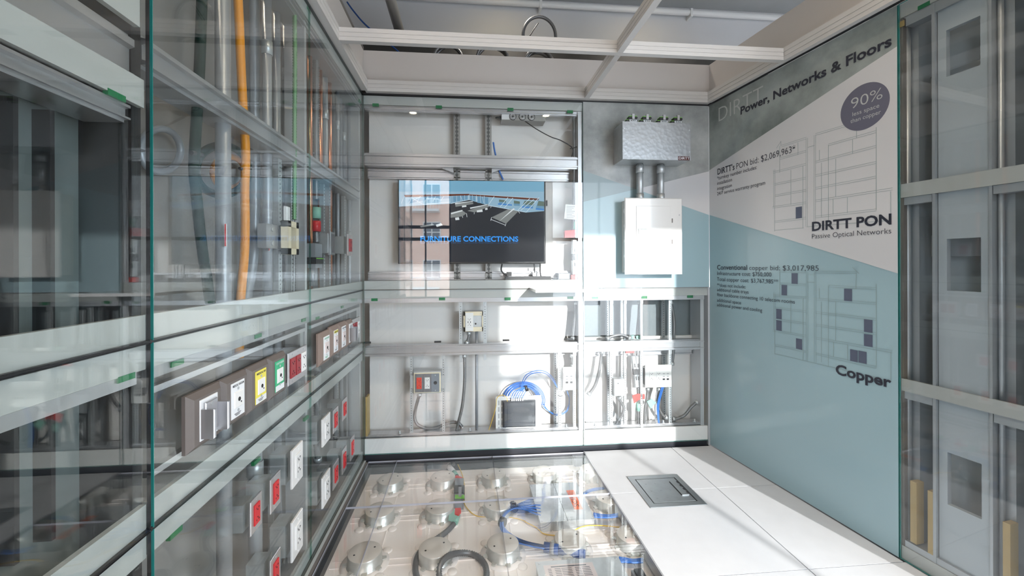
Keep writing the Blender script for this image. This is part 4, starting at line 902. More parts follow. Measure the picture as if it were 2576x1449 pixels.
for k in range(3): cable(QB([(738 + 9 * k, 900), (722 + 8 * k, 960), (702 + 7 * k, 1050), (704 + 6 * k, 1140), (716 + 3 * k, 1228)], 0.05), 0.003, 'blue data cable hanging from the four gang plate, %s' % ('left strand', 'middle strand', 'right strand')[k], 'blue', 'data_cable', 'blue cables of the right bay')
cable(QB([(705, 905), (690, 1000), (682, 1080), (690, 1220)], 0.07), 0.0045, 'grey cable hanging beside the blue strands', 'tape_grey', 'data_cable')
tag(MB().poly(QB([(443, 596), (512, 596), (512, 618), (443, 622)], 0.04)[::-1], (0, 0.02, 0)).build('red_tag', 'red_tag'), 'red tag just under the rail in the right bay', 'tag')
tag(MB().poly(QB([(498, 972), (545, 958), (600, 962), (600, 1000), (545, 1010), (512, 1037)], 0.03)[::-1], (0, 0.008, 0)).build('red_tag', 'red_tag'), 'red flag tag below the hanging power connector', 'tag')
wrap(QB([(546, 1034), (545, 1096)], 0.05), 0.016, 'mint tape below the red flag tag', 'mint')
tag(MB().poly(QB([(617, 1020), (660, 998), (692, 1030), (650, 1082)], 0.045)[::-1], (0, 0.004, 0)).build('mint_tag', 'mint'), 'mint green tag under the four gang plate', 'tag')
for k, x in ((0, 490), (1, 540)): tag(MB().poly(QB([(x - 14, 480), (x + 18, 472), (x + 20, 500), (x - 8, 506)], 0.05)[::-1], (0, 0.006, 0)).build('mint_tag', 'mint'), 'mint tag on the rail by the arched conduit, %s of two' % ('left', 'right')[k], 'tag')
plug(QB([(503, 640), (533, 905)], 0.045), 0.026, 'slim metal power connector hanging in the right bay, left of two', half=0.01)
plug(QB([(536, 640), (546, 905)], 0.06), 0.026, 'slim metal power connector hanging in the right bay, right of two', half=0.01)
flex(QB([(505, 600), (504, 640)], 0.05), 0.011, 'conduit stub above the left hanging connector', 'flex', ends=False); flex(QB([(534, 600), (536, 640)], 0.06), 0.011, 'conduit stub above the right hanging connector', 'flex', ends=False)
flex(QB([(542, 905), (546, 960)], 0.055), 0.012, 'conduit stub below the hanging connectors', 'flex', ends=False); flex(QB([(545, 1096), (548, 1238)], 0.055), 0.012, 'conduit dropping from the mint tape to the floor rail', 'flex', ends=False)
a, b = B(*Q(346, 835), 0.03), B(*Q(434, 975), 0.03); w, h = b.x - a.x, a.z - b.z
t = thing('junction_box', 'small galvanized junction box with knockouts on a strut', 'junction box', V(((a.x + b.x) / 2, D + 0.03, b.z)))
MB().rect(FB, V((a.x, D + 0.085, a.z)), V((b.x, D + 0.085, b.z)), 0.055, 0, 0.002).build('body', 'galv', t)
for i, (x, z) in enumerate(((0.36, 0.74), (0.72, 0.78), (0.4, 0.5), (0.76, 0.45), (0.82, 0.2))): MB().disc((a.x + w * x, D + 0.03, b.z + h * z), (0, -1, 0), 0.006 if i else 0.004, 10, 0, 0.001).build('knockout', 'hole' if i == 0 else 'alum_dull', t)
a, b = B(*Q(602, 722), 0.018), B(*Q(822, 900), 0.018); w, h = b.x - a.x, a.z - b.z; cz = (a.z + b.z) / 2
t = thing('four_gang_plate', 'wide white plate with two white outlets and six data ports', 'wall plate', V(((a.x + b.x) / 2, D + 0.02, b.z)))
pl = MB().rect(FB, V((a.x, D + 0.03, a.z)), V((b.x, D + 0.03, b.z)), 0.012, 0, 0.0015).build('plate', 'white', t)
for k in (0.235, 0.505): duplex(pl, FB, V((a.x + w * k, D + 0.018, cz)), w * 0.17, h * 0.46, 'white', t=0.002)
data_plate(pl, FB, V((a.x + w * 0.78, D + 0.018, cz - 0.004)), 0.055, 0.06)
MB().rect(FB, B(*Q(580, 735), 0.09), B(*Q(640, 870), 0.09), 0.05).build('back_box', 'galv', t)
tag(MB().box((B(*Q(1028, 0), .08).x, D + 0.06, B(*Q(1045, 1185), .08).z), (B(*Q(1060, 0), .08).x, D + 0.11, B(*Q(1045, 893), .08).z)).build('wood_block', 'wood'), 'upright wood block in the corner of the right bay', 'wood block')
for x, lab in ((190, 'by the bay joint'), (1015, 'beside the wood block'), (755, 'under the blue cables')):
    q = B(*Q(x, 1235), 0.03); tag(MB().cyl((q.x, D + 0.035, 0.1465), (q.x, D + 0.035, 0.17), 0.006, 8).cyl((q.x, D + 0.035, 0.149), (q.x, D + 0.035, 0.155), 0.011, 6).build('rail_bolt', 'galv'), 'levelling bolt on the right bay rail, ' + lab, 'bolt', 'rail bolts')

# ------------------------------------------------------------------ steel box and breaker panel on the printed wall
hb = 0.165
a, b = B(1566, 305, -hb), B(1738, 404, -hb)
t = thing('steel_junction_box', 'large galvanized junction box high on the printed wall', 'junction box', V(((a.x + b.x) / 2, D - 0.08, b.z)))
x0, x1, z0, z1 = a.x, b.x, b.z, a.z
MB().box((x0 + 0.002, D - hb + 0.002, z0 + 0.001), (x1 - 0.002, D - 0.0008, z1 - 0.001)).build('body', 'galv', t)
cv = MB().rect(FB, V((x0, D - hb + 0.002, z0)), V((x1, D - hb + 0.002, z1)), 0.002, 0, 0.0005).build('cover', 'embossed', t)
for x in (x0 + 0.01, x1 - 0.01):
    for z in (z0 + 0.055, z1 - 0.045): MB().disc((x, D - hb, z), (0, -1, 0), 0.0045, 10, 0, 0.002).build('screw', 'galv', cv)
p0, p1 = B(1706, 393, -hb - 0.001), B(1735, 403.5, -hb - 0.001)
lb = MB().rect(FB, V((p0.x, D - hb, p0.z)), V((p1.x, D - hb, p1.z)), 0.001).build('nameplate', 'maroon', cv)
text('DIRTT', V((p0.x + 0.003, D - hb - 0.001, p1.z + 0.005)), FB, 'label_white', lb, height=(p0.z - p1.z) * 0.66, width=(p1.x - p0.x) - 0.006, off=0.0006)
for k, px in enumerate((1588, 1623, 1665, 1700)):
    c_ = B(px, 305, -0.10); cxx = c_.x; yy = D - 0.11
    u = thing('terminal_connector', 'green and black power connector on the steel box, %s from the left' % ('first', 'second', 'third', 'fourth')[k], 'connector', V((cxx, yy, z1)), 'connectors on the steel box')
    MB().box((cxx - 0.024, yy - 0.02, z1), (cxx + 0.024, yy + 0.02, z1 + 0.026)).build('shell', 'galv', u)
    MB().poly([(cxx - 0.027, yy - 0.022, z1 + 0.026), (cxx + 0.022, yy - 0.022, z1 + 0.026), (cxx + 0.03, yy - 0.022, z1 + 0.036), (cxx + 0.026, yy - 0.022, z1 + 0.045), (cxx - 0.027, yy - 0.022, z1 + 0.045)], (0, 0.04, 0)).build('plug_body', 'black_plastic', u)
    MB().box((cxx - 0.028, yy - 0.024, z1 + 0.045), (cxx + 0.024, yy + 0.018, z1 + 0.048)).build('gasket', 'lime', u)
    sd_ = MB().box((cxx - 0.044, yy - 0.018, z1), (cxx - 0.026, yy + 0.018, z1 + 0.024)).build('side_plug', 'black_plastic', u); MB().box((cxx - 0.045, yy - 0.019, z1 + 0.024), (cxx - 0.026, yy + 0.016, z1 + 0.0265)).build('gasket', 'lime', sd_)
    MB().box((cxx - 0.008, yy - 0.027, z1 + 0.028), (cxx + 0.008, yy - 0.022, z1 + 0.06)).box((cxx - 0.008, yy - 0.026, z1 + 0.058), (cxx + 0.008, yy - 0.012, z1 + 0.061)).build('latch', 'alum', u)
    mb = MB()
    for q in (-0.012, 0, 0.012): mb.box((cxx + q - 0.003, yy - 0.0206, z1 + 0.016), (cxx + q + 0.003, yy - 0.02, z1 + 0.022))
    mb.build('contact_slot', 'hole', u)
hp = 0.095
a, b = B(1572, 497, -hp), B(1717, 690, -hp); PX0, PX1, PZ0, PZ1 = a.x, b.x, b.z, a.z
for k, px in enumerate((1609.5, 1662)):
    c_ = B(px, 450, -0.05)
    emt(V((c_.x, D - 0.05, PZ1 - 0.01)), V((c_.x, D - 0.05, z0)), 0.0215, 'short steel conduit joining box and breaker panel, %s of two' % ('left', 'right')[k], 'galv', group='conduits between box and panel', couplings=(0.08, 0.86))
t = thing('breaker_panel', 'white electrical breaker panel with a closed door', 'breaker panel', V(((PX0 + PX1) / 2, D - 0.05, PZ0)))
bb = MB().box((PX0 + 0.016, D - hp + 0.008, PZ0 + 0.012), (PX1 - 0.016, D - 0.0008, PZ1 - 0.012)).build('body', 'white_gloss', t)
for k in range(5): MB().disc((PX0 + 0.016, D - 0.045, PZ1 - 0.08 - 0.1 * k), (-1, 0, 0), 0.016 if k == 0 else 0.01, 14, 0, 0.001).build('knockout', 'white', bb)
cv = MB().rect(FB, V((PX0, D - hp + 0.008, PZ0)), V((PX1, D - hp + 0.008, PZ1)), 0.008, 0, 0.006).build('cover', 'white_gloss', t)
a, b = B(1600, 518, -hp), B(1687, 645, -hp)
dr = MB().rect(FB, V((a.x, D - hp, a.z)), V((b.x, D - hp, b.z)), 0.0035, 0, 0.0018).build('door', 'white_gloss', t)
q0, q1 = B(1603, 575, -hp), B(1627, 590, -hp); lt = MB().rect(FB, V((q0.x, D - hp - 0.0035, q0.z)), V((q1.x, D - hp - 0.0035, q1.z)), 0.001, 0, 0.0005).build('latch_recess', 'ink_light', dr)
MB().box((q0.x + 0.008, D - hp - 0.008, q1.z + 0.004), (q0.x + 0.02, D - hp - 0.0045, q0.z - 0.004)).build('latch', 'white_gloss', dr)
for py in (555, 608): q = B(1691, py, -hp); MB().box((q.x - 0.003, D - hp - 0.003, q.z - 0.014), (q.x + 0.003, D - hp, q.z + 0.014)).build('hinge', 'base_brown', t)
for px in (1580, 1709):
    for py in (541, 645): q = B(px, py, -hp); MB().disc((q.x, D - hp, q.z), (0, -1, 0), 0.0045, 10, 0, 0.0015).build('screw', 'alum_dull', t)

# ------------------------------------------------------------------ print on the right wall
def C1(x, y): return Rw(1760 + x * 0.24839, y * 0.24839)
def C2(x, y): return Rw(1760 + x * 0.24839, 300 + y * 0.24839)
def C3(x, y): return Rw(1760 + x * 0.26226, 620 + y * 0.26226)
def rtext(s, p, xend, hpx, m, C, bold=0.0, shear=0.0):
    P0 = C(*p); P1 = C(xend, p[1]); hh = (C(p[0], p[1] - hpx) - P0).z
    text(s, P0, FR_, m, pr, height=hh, width=(P1 - P0).dot(ER), bold=bold, shear=shear, off=0.0018 if m != 'ink_light' else 0.0014)
cc = (C1(1443, 1080) + C1(1910, 1080)) / 2; cr_ = (C1(1910, 1080) - C1(1443, 1080)).length / 2; cc.z = (C1(1675, 845).z + C1(1675, 1312).z) / 2
MB().disc(cc + NR * 0.0006, NR, cr_, 48, 0, 0.0004).build('printed_disc', 'ink_purple', pr)
rtext('DIRTT', (182, 1240), 628, 150, 'ink_light', C1, -0.012)
rtext('Power, Networks & Floors', (412, 1163), 1942, 78, 'ink', C1, 0.028, 0.0)
rtext('90%', (1527, 1110), 1845, 112, 'ink_light', C1, -0.01)
rtext('less space', (1545, 1180), 1818, 42, 'ink_light', C1, 0.0); rtext('than copper', (1530, 1250), 1838, 42, 'ink_light', C1, 0.0)
rtext("DIRTT's", (180, 563), 352, 62, 'ink', C2, 0.012); rtext('PON bid: $2,069,963*', (370, 512), 966, 62, 'ink', C2, -0.008)
TEXTS[-1][1][2][3] = TEXTS[-2][1][2][3]
for s_, y, xe in (('*turnkey number includes:', 616, 583), ('installation', 667, 327), ('integration', 721, 326), ('24/7 service warranty program', 772, 665)): rtext(s_, (178, y), xe, 36, 'ink', C2, 0.0)
rtext('DIRTT PON', (1135, 1131), 1938, 92, 'ink', C2, 0.03); rtext('Passive Optical Networks', (1135, 1210), 1937, 50, 'ink', C2, -0.008)
rtext('Conventional', (168, 221), 455, 46, 'ink', C3, 0.012); rtext('copper bid: $3,017,985', (475, 224), 1140, 46, 'ink', C3, -0.008); TEXTS[-1][1][2][3] = TEXTS[-2][1][2][3]
for s_, y, xe, hh in (('Infrastructure cost: $750,000', 273, 687, 36), ('Total copper cost: $3,767,985**', 329, 755, 36), ('**does not include:', 384, 443, 32), ('additional cable trays', 428, 470, 32), ('fiber backbone connecting 10 telecom rooms', 475, 915, 32), ('additional space', 528, 398, 32), ('additional power and cooling', 572, 600, 32)):
    rtext(s_, (168, y), xe, hh, 'ink', C3, 0.0)
rtext('Copper', (1305, 1220), 1838, 96, 'ink', C3, 0.03)
def drawing(C, dbl, single, m, name):
    mb = MB()
    for a, b in dbl:
        P0, P1 = C(*a) + NR * 0.0006, C(*b) + NR * 0.0006; d = (P1 - P0).normalized(); q = NR.cross(d) * 0.0045
        mb.line(FR_, P0 + q, P1 + q, 0.0018, 0.0003); mb.line(FR_, P0 - q, P1 - q, 0.0018, 0.0003)
    for a, b in single: mb.line(FR_, C(*a) + NR * 0.0006, C(*b) + NR * 0.0006, 0.0026, 0.0003)
    mb.build(name, m, pr)
drawing(C2, [((830, 272), (1083, 190)), ((815, 400), (1083, 322)), ((745, 540), (1080, 455)), ((758, 660), (1080, 595)), ((765, 775), (1080, 720)), ((740, 893), (1080, 845)), ((760, 1040), (1080, 1000)), ((1087, 190), (1085, 1088)), ((1168, 160), (1166, 1080)),
             ((1173, 155), (1480, 65)), ((1305, 260), (1790, 125)), ((1173, 435), (1790, 275)), ((1173, 572), (1790, 437)), ((1173, 700), (1790, 585)), ((1173, 828), (1955, 705)), ((1173, 990), (1790, 918)), ((757, 510), (757, 890))],
        [((758, 1125), (1055, 1100)), ((812, 270), (812, 540)), ((760, 890), (760, 1135)), ((997, 235), (997, 360)), ((925, 515), (925, 865)), ((1047, 470), (1047, 1105)), ((1085, 1090), (1180, 1080)), ((1790, 80), (1790, 920)), ((1305, 260), (1305, 1050)), ((1380, 400), (1380, 785)), ((1550, 205), (1550, 350)),
         ((1235, 440), (1235, 990)), ((1497, 790), (1497, 950)), ((1353, 805), (1353, 965)), ((1937, 730), (1937, 950)), ((1590, 108), (1590, 190)), ((825, 222), (778, 295)), ((825, 222), (825, 270)), ((1180, 1080), (1930, 1025)), ((1095, 285), (1165, 265)), ((1215, 310), (1215, 415))], 'ink_line', 'line_drawing')
drawing(C3, [((765, 238), (1025, 243)), ((768, 355), (1023, 370)), ((707, 470), (1023, 493)), ((720, 588), (1023, 625)), ((725, 700), (1023, 740)), ((702, 803), (1023, 860)), ((720, 945), (1023, 1010)), ((1030, 243), (1030, 1095)), ((1108, 243), (1108, 1115)), ((1108, 245), (1505, 250)), ((1235, 380), (1695, 405)),
             ((1112, 503), (1695, 548)), ((1112, 632), (1695, 700)), ((1112, 752), (1695, 838)), ((1112, 878), (1850, 1010)), ((1112, 1028), (1695, 1160)), ((718, 440), (718, 800))],
        [((722, 1028), (1130, 1125)), ((768, 238), (768, 485)), ((722, 800), (722, 1035)), ((875, 500), (875, 830)), ((993, 500), (993, 1095)), ((1503, 250), (1500, 410)), ((1695, 360), (1695, 1160)), ((1235, 380), (1235, 1155)), ((1305, 530), (1305, 905)), ((1168, 530), (1168, 1110)), ((1285, 915), (1285, 1060)),
         ((1420, 940), (1420, 1095)), ((1835, 1010), (1835, 1300)), ((1465, 200), (1530, 262)), ((1030, 342), (1105, 345)), ((1148, 400), (1148, 500)), ((1130, 1125), (1830, 1290))], 'ink_line_teal', 'line_drawing')
def room(C, x0, y0, x1, y1):
    P0, P1 = C(x0, y0), C(x1, y1); MB().rect(FR_, P0 + NR * 0.0008, P1 + NR * 0.0008, 0.0004).build('printed_block', 'ink_room', pr)
room(C2, 975, 892, 1038, 1000)
for q in ((883, 256, 941, 360), (787, 368, 839, 470), (736, 597, 788, 700), (736, 705, 788, 812), (926, 880, 984, 992), (1387, 405, 1463, 526), (1578, 697, 1660, 830), (1578, 838, 1660, 967), (1445, 985, 1518, 1112), (1525, 998, 1603, 1128)): room(C3, *q)

# wood blocks standing inside the glazed bay
for x0, x1, yt_, yb2, lab in ((2290, 2306, 1212, 1366, 'beside the first post'), (2334, 2347, 1236, 1395, 'against the cutout panel'), (2523, 2542, 1316, 1500, 'past the cutout panel')):
    d = 0.012; p0, p1 = Rw(x0, yb2, d), Rw(x1, yb2, d); s0_, s1_ = (p0 - CR).dot(ER), (p1 - CR).dot(ER); zt_ = Rw((x0 + x1) / 2, yt_, d).z
    tag(MB().rect(FR_, rpt(s0_, max(0.086, Rw((x0 + x1) / 2, yb2, d).z), d + 0.04), rpt(s1_, zt_, d + 0.04), 0.04).build('wood_block', 'wood'), 'upright wood block in the glazed bay, ' + lab, 'wood block', 'wood blocks of the glazed bay')

# ------------------------------------------------------------------ floor box and things under the glass floor
x0, x1, y0, y1 = 0.933, 1.237, 2.010, 2.316
t = thing('floor_box', 'square grey metal floor box with hinged lid in a white tile', 'floor box', V(((x0 + x1) / 2, (y0 + y1) / 2, 0.0002)))
mb = MB()
for q in ((x0, y0, x1, y0 + 0.032), (x0, y1 - 0.032, x1, y1), (x0, y0 + 0.032, x0 + 0.032, y1 - 0.032), (x1 - 0.032, y0 + 0.032, x1, y1 - 0.032)): mb.box((q[0], q[1], 0.0002), (q[2], q[3], 0.004))
mb.build('flange', 'floor_box', t); MB().box((x0 + 0.032, y0 + 0.032, 0.0002), (x1 - 0.032, y1 - 0.032, 0.0008)).build('seat', 'hole', t)
ld = MB().rect(FF, V((x0 + 0.038, y0 + 0.038, 0.0008)), V((x1 - 0.038, y1 - 0.038, 0.0008)), 0.0025, 0, 0.001).build('lid', 'floor_box', t)
for i in range(3):
    for j in range(3): MB().disc((x0 + 0.075 + 0.055 * i, y0 + 0.08 + 0.07 * j, 0.0033), (0, 0, 1), 0.005, 8, 0, 0.0008).build('rivet', 'floor_box', ld)
hd = MB().box((x1 - 0.085, y0 + 0.09, 0.0033), (x1 - 0.046, y1 - 0.075, 0.007)).build('cable_door', 'floor_box', ld)
mb = MB()
for k in range(4): mb.box((x1 - 0.05, y0 + 0.10 + 0.035 * k, 0.0034), (x1 - 0.04, y0 + 0.118 + 0.035 * k, 0.0078))
mb.build('cable_notch', 'hole', hd); MB().box((x1 - 0.089, y0 + 0.09, 0.0033), (x1 - 0.085, y1 - 0.08, 0.0045)).build('seam', 'hole', ld)
# pedestals
def pedestal(x, y, label):
    t = thing('floor_pedestal', label, 'pedestal', V((x, y, ZB)), 'pedestals under the glass floor')
    return t
pm = {}
def ped_parts(t):
    x, y = t.location.x, t.location.y
    if not pm:
        pm['drum'] = MB().lathe((x, y, ZB), [(0.077, 0.0), (0.077, 0.010), (0.073, 0.012), (0.073, 0.050), (0.070, 0.0545)], 32).build('drum', 'zinc', t)
        pm['cap'] = MB().lathe((x, y, ZB), [(0.0705, 0.0545), (0.069, 0.0555), (0.02, 0.0555), (0.016, 0.0545), (0.0001, 0.0545)], 32).build('cap', 'zinc_top', t)
        mb = MB()
        for a in (0.6, 3.6): mb.disc((x + 0.045 * math.cos(a), y + 0.045 * math.sin(a), ZB + 0.0555), (0, 0, 1), 0.0045, 8)
        pm['screw_hole'] = mb.build('screw_hole', 'hole', t)
        mb = MB()
        for k in range(8):
            a = k * math.pi / 4 + 0.2; d = V((math.cos(a), math.sin(a), 0)); q = V((-d.y, d.x, 0))
            mb.poly([V((x, y, ZB + 0.008)) + d * 0.074 + q * 0.012, V((x, y, ZB + 0.008)) + d * 0.092 + q * 0.008, V((x, y, ZB + 0.008)) + d * 0.092 - q * 0.008, V((x, y, ZB + 0.008)) + d * 0.074 - q * 0.012], (0, 0, 0.006))
        pm['clip'] = mb.build('clip', 'zinc', t)
        mb = MB().lathe((x, y, ZB), [(0.104, 0.0005), (0.104, 0.005), (0.078, 0.007)], 32)
        for k in range(4):
            a = k * math.pi / 2 + 0.75; d = V((math.cos(a), math.sin(a), 0)); mb.lathe(V((x, y, ZB)) + d * 0.113, [(0.022, 0.0005), (0.022, 0.004), (0.017, 0.007), (0.0001, 0.0072)], 14)
        pm['base'] = mb.build('base', 'base_tray', t)
    else:
        for k, o in pm.items():
            c = o.copy(); COL.objects.link(c); c.parent = t; c.location = (0, 0, 0)
col_n = ['first', 'second', 'third', 'fourth', 'fifth']; row_n = ['row nearest the back wall', 'second row from the back wall', 'third row from the back wall', 'fourth row from the back wall', 'fifth row from the back wall']
for j, y in enumerate(PY[:3]):
    for i, x in enumerate(PX):
        if (i, j) == (3, 1): continue   # the split lid box stands there
        ped_parts(pedestal(x, y, 'round metal floor pedestal, %s from the left in the %s' % (col_n[i], row_n[j])))
def G7(pts, z=ZB + 0.014): return [F(820 + p[0] * 0.22017, 1130 + p[1] * 0.22017, p[2] if len(p) > 2 else z) for p in pts]
def G8(pts, z=ZB + 0.014): return [F(1220 + p[0] * 0.23392, 1110 + p[1] * 0.23392, p[2] if len(p) > 2 else z) for p in pts]
flex(G7([(1418, 96), (1411, 150), (1409, 200)]), 0.012, 'flexible conduit coming from under the back wall, left of two', group='floor conduits', ends=False)
flex(G7([(1452, 96), (1454, 135), (1460, 172)]), 0.012, 'flexible conduit coming from under the back wall, right of two', group='floor conduits', ends=False)
wrap(G7([(1410, 205), (1462, 265)]), 0.0165, 'white tape on the floor conduits near the back wall', 'paper'); wrap(G7([(1462, 265), (1490, 310)]), 0.0165, 'mint tape on the floor conduits near the back wall', 'mint')
tag(MB().poly(G7([(1458, 325), (1500, 312), (1562, 338), (1540, 372), (1480, 380), (1460, 365)], ZB + 0.03), (0, 0, 0.008)).build('red_tag', 'red_tag'), 'red tag above the floor power connector', 'tag')
wrap(G7([(1490, 300), (1508, 350), (1520, 410)]), 0.014, 'black cable end entering the floor power connector', 'black_plastic', 'cable', 'cable_end')
t = thing('floor_power_connector', 'grey and black power connector with a lime band under the glass floor', 'connector', G7([(1525, 540)], ZB)[0])
def gbox(name, x0_, x1_, ya, yb3, z0_, z1_, m):
    P = G7([(x0_, yb3), (x1_, yb3), (x1_, ya), (x0_, ya)], z0_); MB().poly(P, (0, 0, z1_ - z0_)).build(name, m, t)
gbox('shell', 1472, 1575, 405, 505, ZB + 0.001, ZB + 0.04, 'conduit'); gbox('plug_body', 1464, 1585, 500, 590, ZB + 0.001, ZB + 0.046, 'black_plastic'); gbox('band', 1474, 1582, 532, 566, ZB + 0.0465, ZB + 0.052, 'lime'); gbox('shell', 1468, 1572, 592, 690, ZB + 0.001, ZB + 0.042, 'conduit')
gbox('latch', 1515, 1550, 440, 545, ZB + 0.0525, ZB + 0.058, 'alum')
tag(MB().poly(G7([(1475, 690), (1540, 685), (1545, 730), (1515, 765), (1470, 760)], ZB + 0.03), (0, 0, 0.008)).build('red_tag', 'red_tag'), 'red tag below the floor power connector', 'tag')
wrap(G7([(1500, 755), (1465, 850)]), 0.017, 'mint tape where the conduit leaves the floor connector', 'mint')
tag(MB().poly(G7([(1412, 720), (1465, 690), (1475, 760), (1510, 770), (1470, 830), (1398, 820)], ZB + 0.033), (0, 0, 0.004)).build('mint_tag', 'mint'), 'mint green tag beside the red tag on the floor conduit', 'tag')
flex(G7([(1465, 850), (1385, 935), (1270, 1020), (1130, 1110), (1050, 1220), (1022, 1330), (1035, 1449), (1120, 1620)]), 0.0135, 'long flexible conduit curving round a floor pedestal', group='floor conduits', ends=False)
flex(G7([(1330, 1560, ZB + 0.016), (1292, 1430, ZB + 0.03), (1312, 1310, ZB + 0.05), (1390, 1225, ZB + 0.05), (1510, 1188, ZB + 0.03), (1640, 1190), (1750, 1240), (1820, 1330), (1835, 1449), (1800, 1560)]), 0.0135, 'flexible conduit loop on the floor base at the front', group='floor conduits', ends=False)
cable(G7([(1470, 105), (1540, 245), (1574, 360), (1582, 500), (1580, 620), (1680, 740), (1820, 778), (2130, 785), (2271, 820)], ZB + 0.006) + G8([(250, 826), (430, 865), (555, 930), (640, 998), (800, 1016)], ZB + 0.006)[1:], 0.0025, 'long yellow fibre wandering across the floor base', 'yellow', 'fibre_cable')
cable(G8([(940, 965), (1060, 915), (1180, 905), (1300, 910), (1500, 930)], ZB + 0.02), 0.0025, 'yellow fibre running toward the white tiles under the glass', 'yellow', 'fibre_cable')
bb_ = thing('blue_cable_bundle', 'thick tied bundle of blue data cables looping under the glass floor', 'cable', G8([(190, 880)])[0])
for k in range(16):
    o1, o2, zz_ = (k % 4) * 11 - 16, (k // 4) * 10 - 15, ZB + 0.030 + 0.006 * (k // 4)
    MB().tube(G8([(600, 745 + o1 * 3.2), (520, 730 + o1 * 2.6), (430, 718 + o1), (310, 708 + o2), (215, 780 + o1 * 0.7), (180 + o1 * 0.7, 870), (200 + o1, 955 + o2 * 0.5), (310 + o1, 1050 + o2), (470, 1105 + o2), (640, 1140 + o2)], zz_), 0.0042, 6, seg=5).build('cable_strand', 'blue', bb_)
for k in range(7): MB().tube(G8([(540, 618 + 6 * k), (450, 640 + 8 * k), (360, 680 + 4 * k), (310, 705)], ZB + 0.03), 0.0042, 6, seg=5).build('cable_strand', 'blue', bb_)
wrap(G8([(292, 690), (318, 728)], ZB + 0.038), 0.024, 'black tie on the blue floor bundle, nearer the steel box', 'black', 'cable tie', 'cable_tie'); wrap(G8([(170, 862), (208, 880)], ZB + 0.038), 0.024, 'black tie on the blue floor bundle, at the outer bend', 'black', 'cable tie', 'cable_tie')
wrap(G8([(635, 1138), (720, 1152), (790, 1166)], ZB + 0.036), 0.022, 'dark sleeve at the end of the blue floor bundle', 'blue_dark', 'cable sleeve', 'cable_sleeve'); wrap(G8([(700, 1148), (745, 1156)], ZB + 0.036), 0.0235, 'grey tape band on the dark cable sleeve', 'tape_grey')
wrap(G8([(790, 1166), (930, 1192), (1080, 1222)], ZB + 0.03), 0.02, 'dark thick cable running past the fourth floor pedestal', 'blue_dark', 'cable', 'thick_cable')
def fbox_(label, cs, z1_, name='steel_floor_box'):
    P = G8(cs, z1_); xa_ = (P[0].x + P[3].x) / 2; xb2 = (P[1].x + P[2].x) / 2; ya_ = max(P[0].y, P[1].y); yb4 = min(P[2].y, P[3].y)
    t = thing(name, label, 'junction box', V(((xa_ + xb2) / 2, (ya_ + yb4) / 2, ZB)))
    MB().box((xa_ + 0.004, yb4 + 0.004, ZB + 0.0005), (xb2 - 0.004, ya_ - 0.004, z1_ - 0.003)).build('body', 'galv', t); return t, xa_, xb2, yb4, ya_
zt2 = -0.018
t, xa_, xb2, yb4, ya_ = fbox_('steel junction box with a split lid and orange label under the glass floor', [(468, 468), (975, 440), (1193, 826), (605, 872)], zt2)
xm = xa_ + (xb2 - xa_) * 0.5
lids = [MB().rect(FF, V((a_, yb4, zt2 - 0.003)), V((b_, ya_, zt2 - 0.003)), 0.003, 0, 0.0008).build('lid', 'galv', t) for a_, b_ in ((xa_, xm - 0.001), (xm + 0.001, xb2))]
for ld_, xs_ in ((lids[0], (xa_ + 0.012, xm - 0.012)), (lids[1], (xm + 0.012, xb2 - 0.012))):
    for x in xs_:
        for y in (yb4 + 0.012, ya_ - 0.012): MB().disc((x, y, zt2), (0, 0, 1), 0.005, 8, 0, 0.002).build('screw', 'alum', ld_)
P = G8([(868, 530), (950, 525), (1057, 728), (970, 735)], zt2)
lx0, lx1, ly0, ly1 = (P[0].x + P[3].x) / 2, (P[1].x + P[2].x) / 2, (P[2].y + P[3].y) / 2, (P[0].y + P[1].y) / 2
lb = MB().box((lx0, ly0, zt2), (lx1, ly1, zt2 + 0.0006)).build('orange_label', 'orange_tag', lids[1])
text('SCP', V((lx1 - 0.012, ly0 + 0.02, zt2 + 0.0006)), Fr((0, 1, 0), (-1, 0, 0), (0, 0, 1)), 'ink', lb, height=0.028, width=0.09, off=0.0005)
t, xa_, xb2, yb4, ya_ = fbox_('steel junction box with a printed wiring sheet at the front of the glass floor', [(552, 1295), (1432, 1240), (1600, 1560), (600, 1620)], zt2)
ld_ = MB().rect(FF, V((xa_, yb4, zt2 - 0.003)), V((xb2, ya_, zt2 - 0.003)), 0.003, 0, 0.0008).build('lid', 'galv', t)
for x in (xa_ + 0.015, xb2 - 0.015): MB().disc((x, ya_ - 0.012, zt2), (0, 0, 1), 0.005, 8, 0, 0.002).build('screw', 'alum', ld_)
sx0, sx1 = xa_ + 0.03, xa_ + 0.03 + (xb2 - xa_) * 0.58
sh = MB().box((sx0, yb4 + 0.02, zt2), (sx1, ya_ - 0.025, zt2 + 0.0005)).build('wiring_sheet', 'paper_pink', ld_)
mb = MB()
for i in range(6):
    for j in range(14): x = sx0 + 0.015 + (sx1 - sx0 - 0.04) * i / 6; y = ya_ - 0.05 - 0.009 * j; mb.box((x, y, zt2 + 0.0005), (x + (sx1 - sx0) * (0.07 + 0.05 * ((i * 7 + j * 3) % 3)), y + 0.003, zt2 + 0.0007))
mb.box((sx0 + 0.03, ya_ - 0.04, zt2 + 0.0005), (sx1 - 0.03, ya_ - 0.034, zt2 + 0.0007)); mb.build('printed_line', 'ink_mid', sh)
def bundle(lab, runs, z):
    t = thing('blue_cable_bundle', lab, 'cable', G8([runs[0][0]], ZB)[0])
    for r_ in runs: MB().tube(G8(r_, z), 0.0042, 6).build('cable_strand', 'blue', t)
bundle('blue cables leaving the split lid box toward the white tiles', [[(1165, 775 + 8 * k), (1250, 790 + 6 * k), (1340, 795 + 5 * k), (1430, 780 + 6 * k)] for k in range(6)], ZB + 0.04)
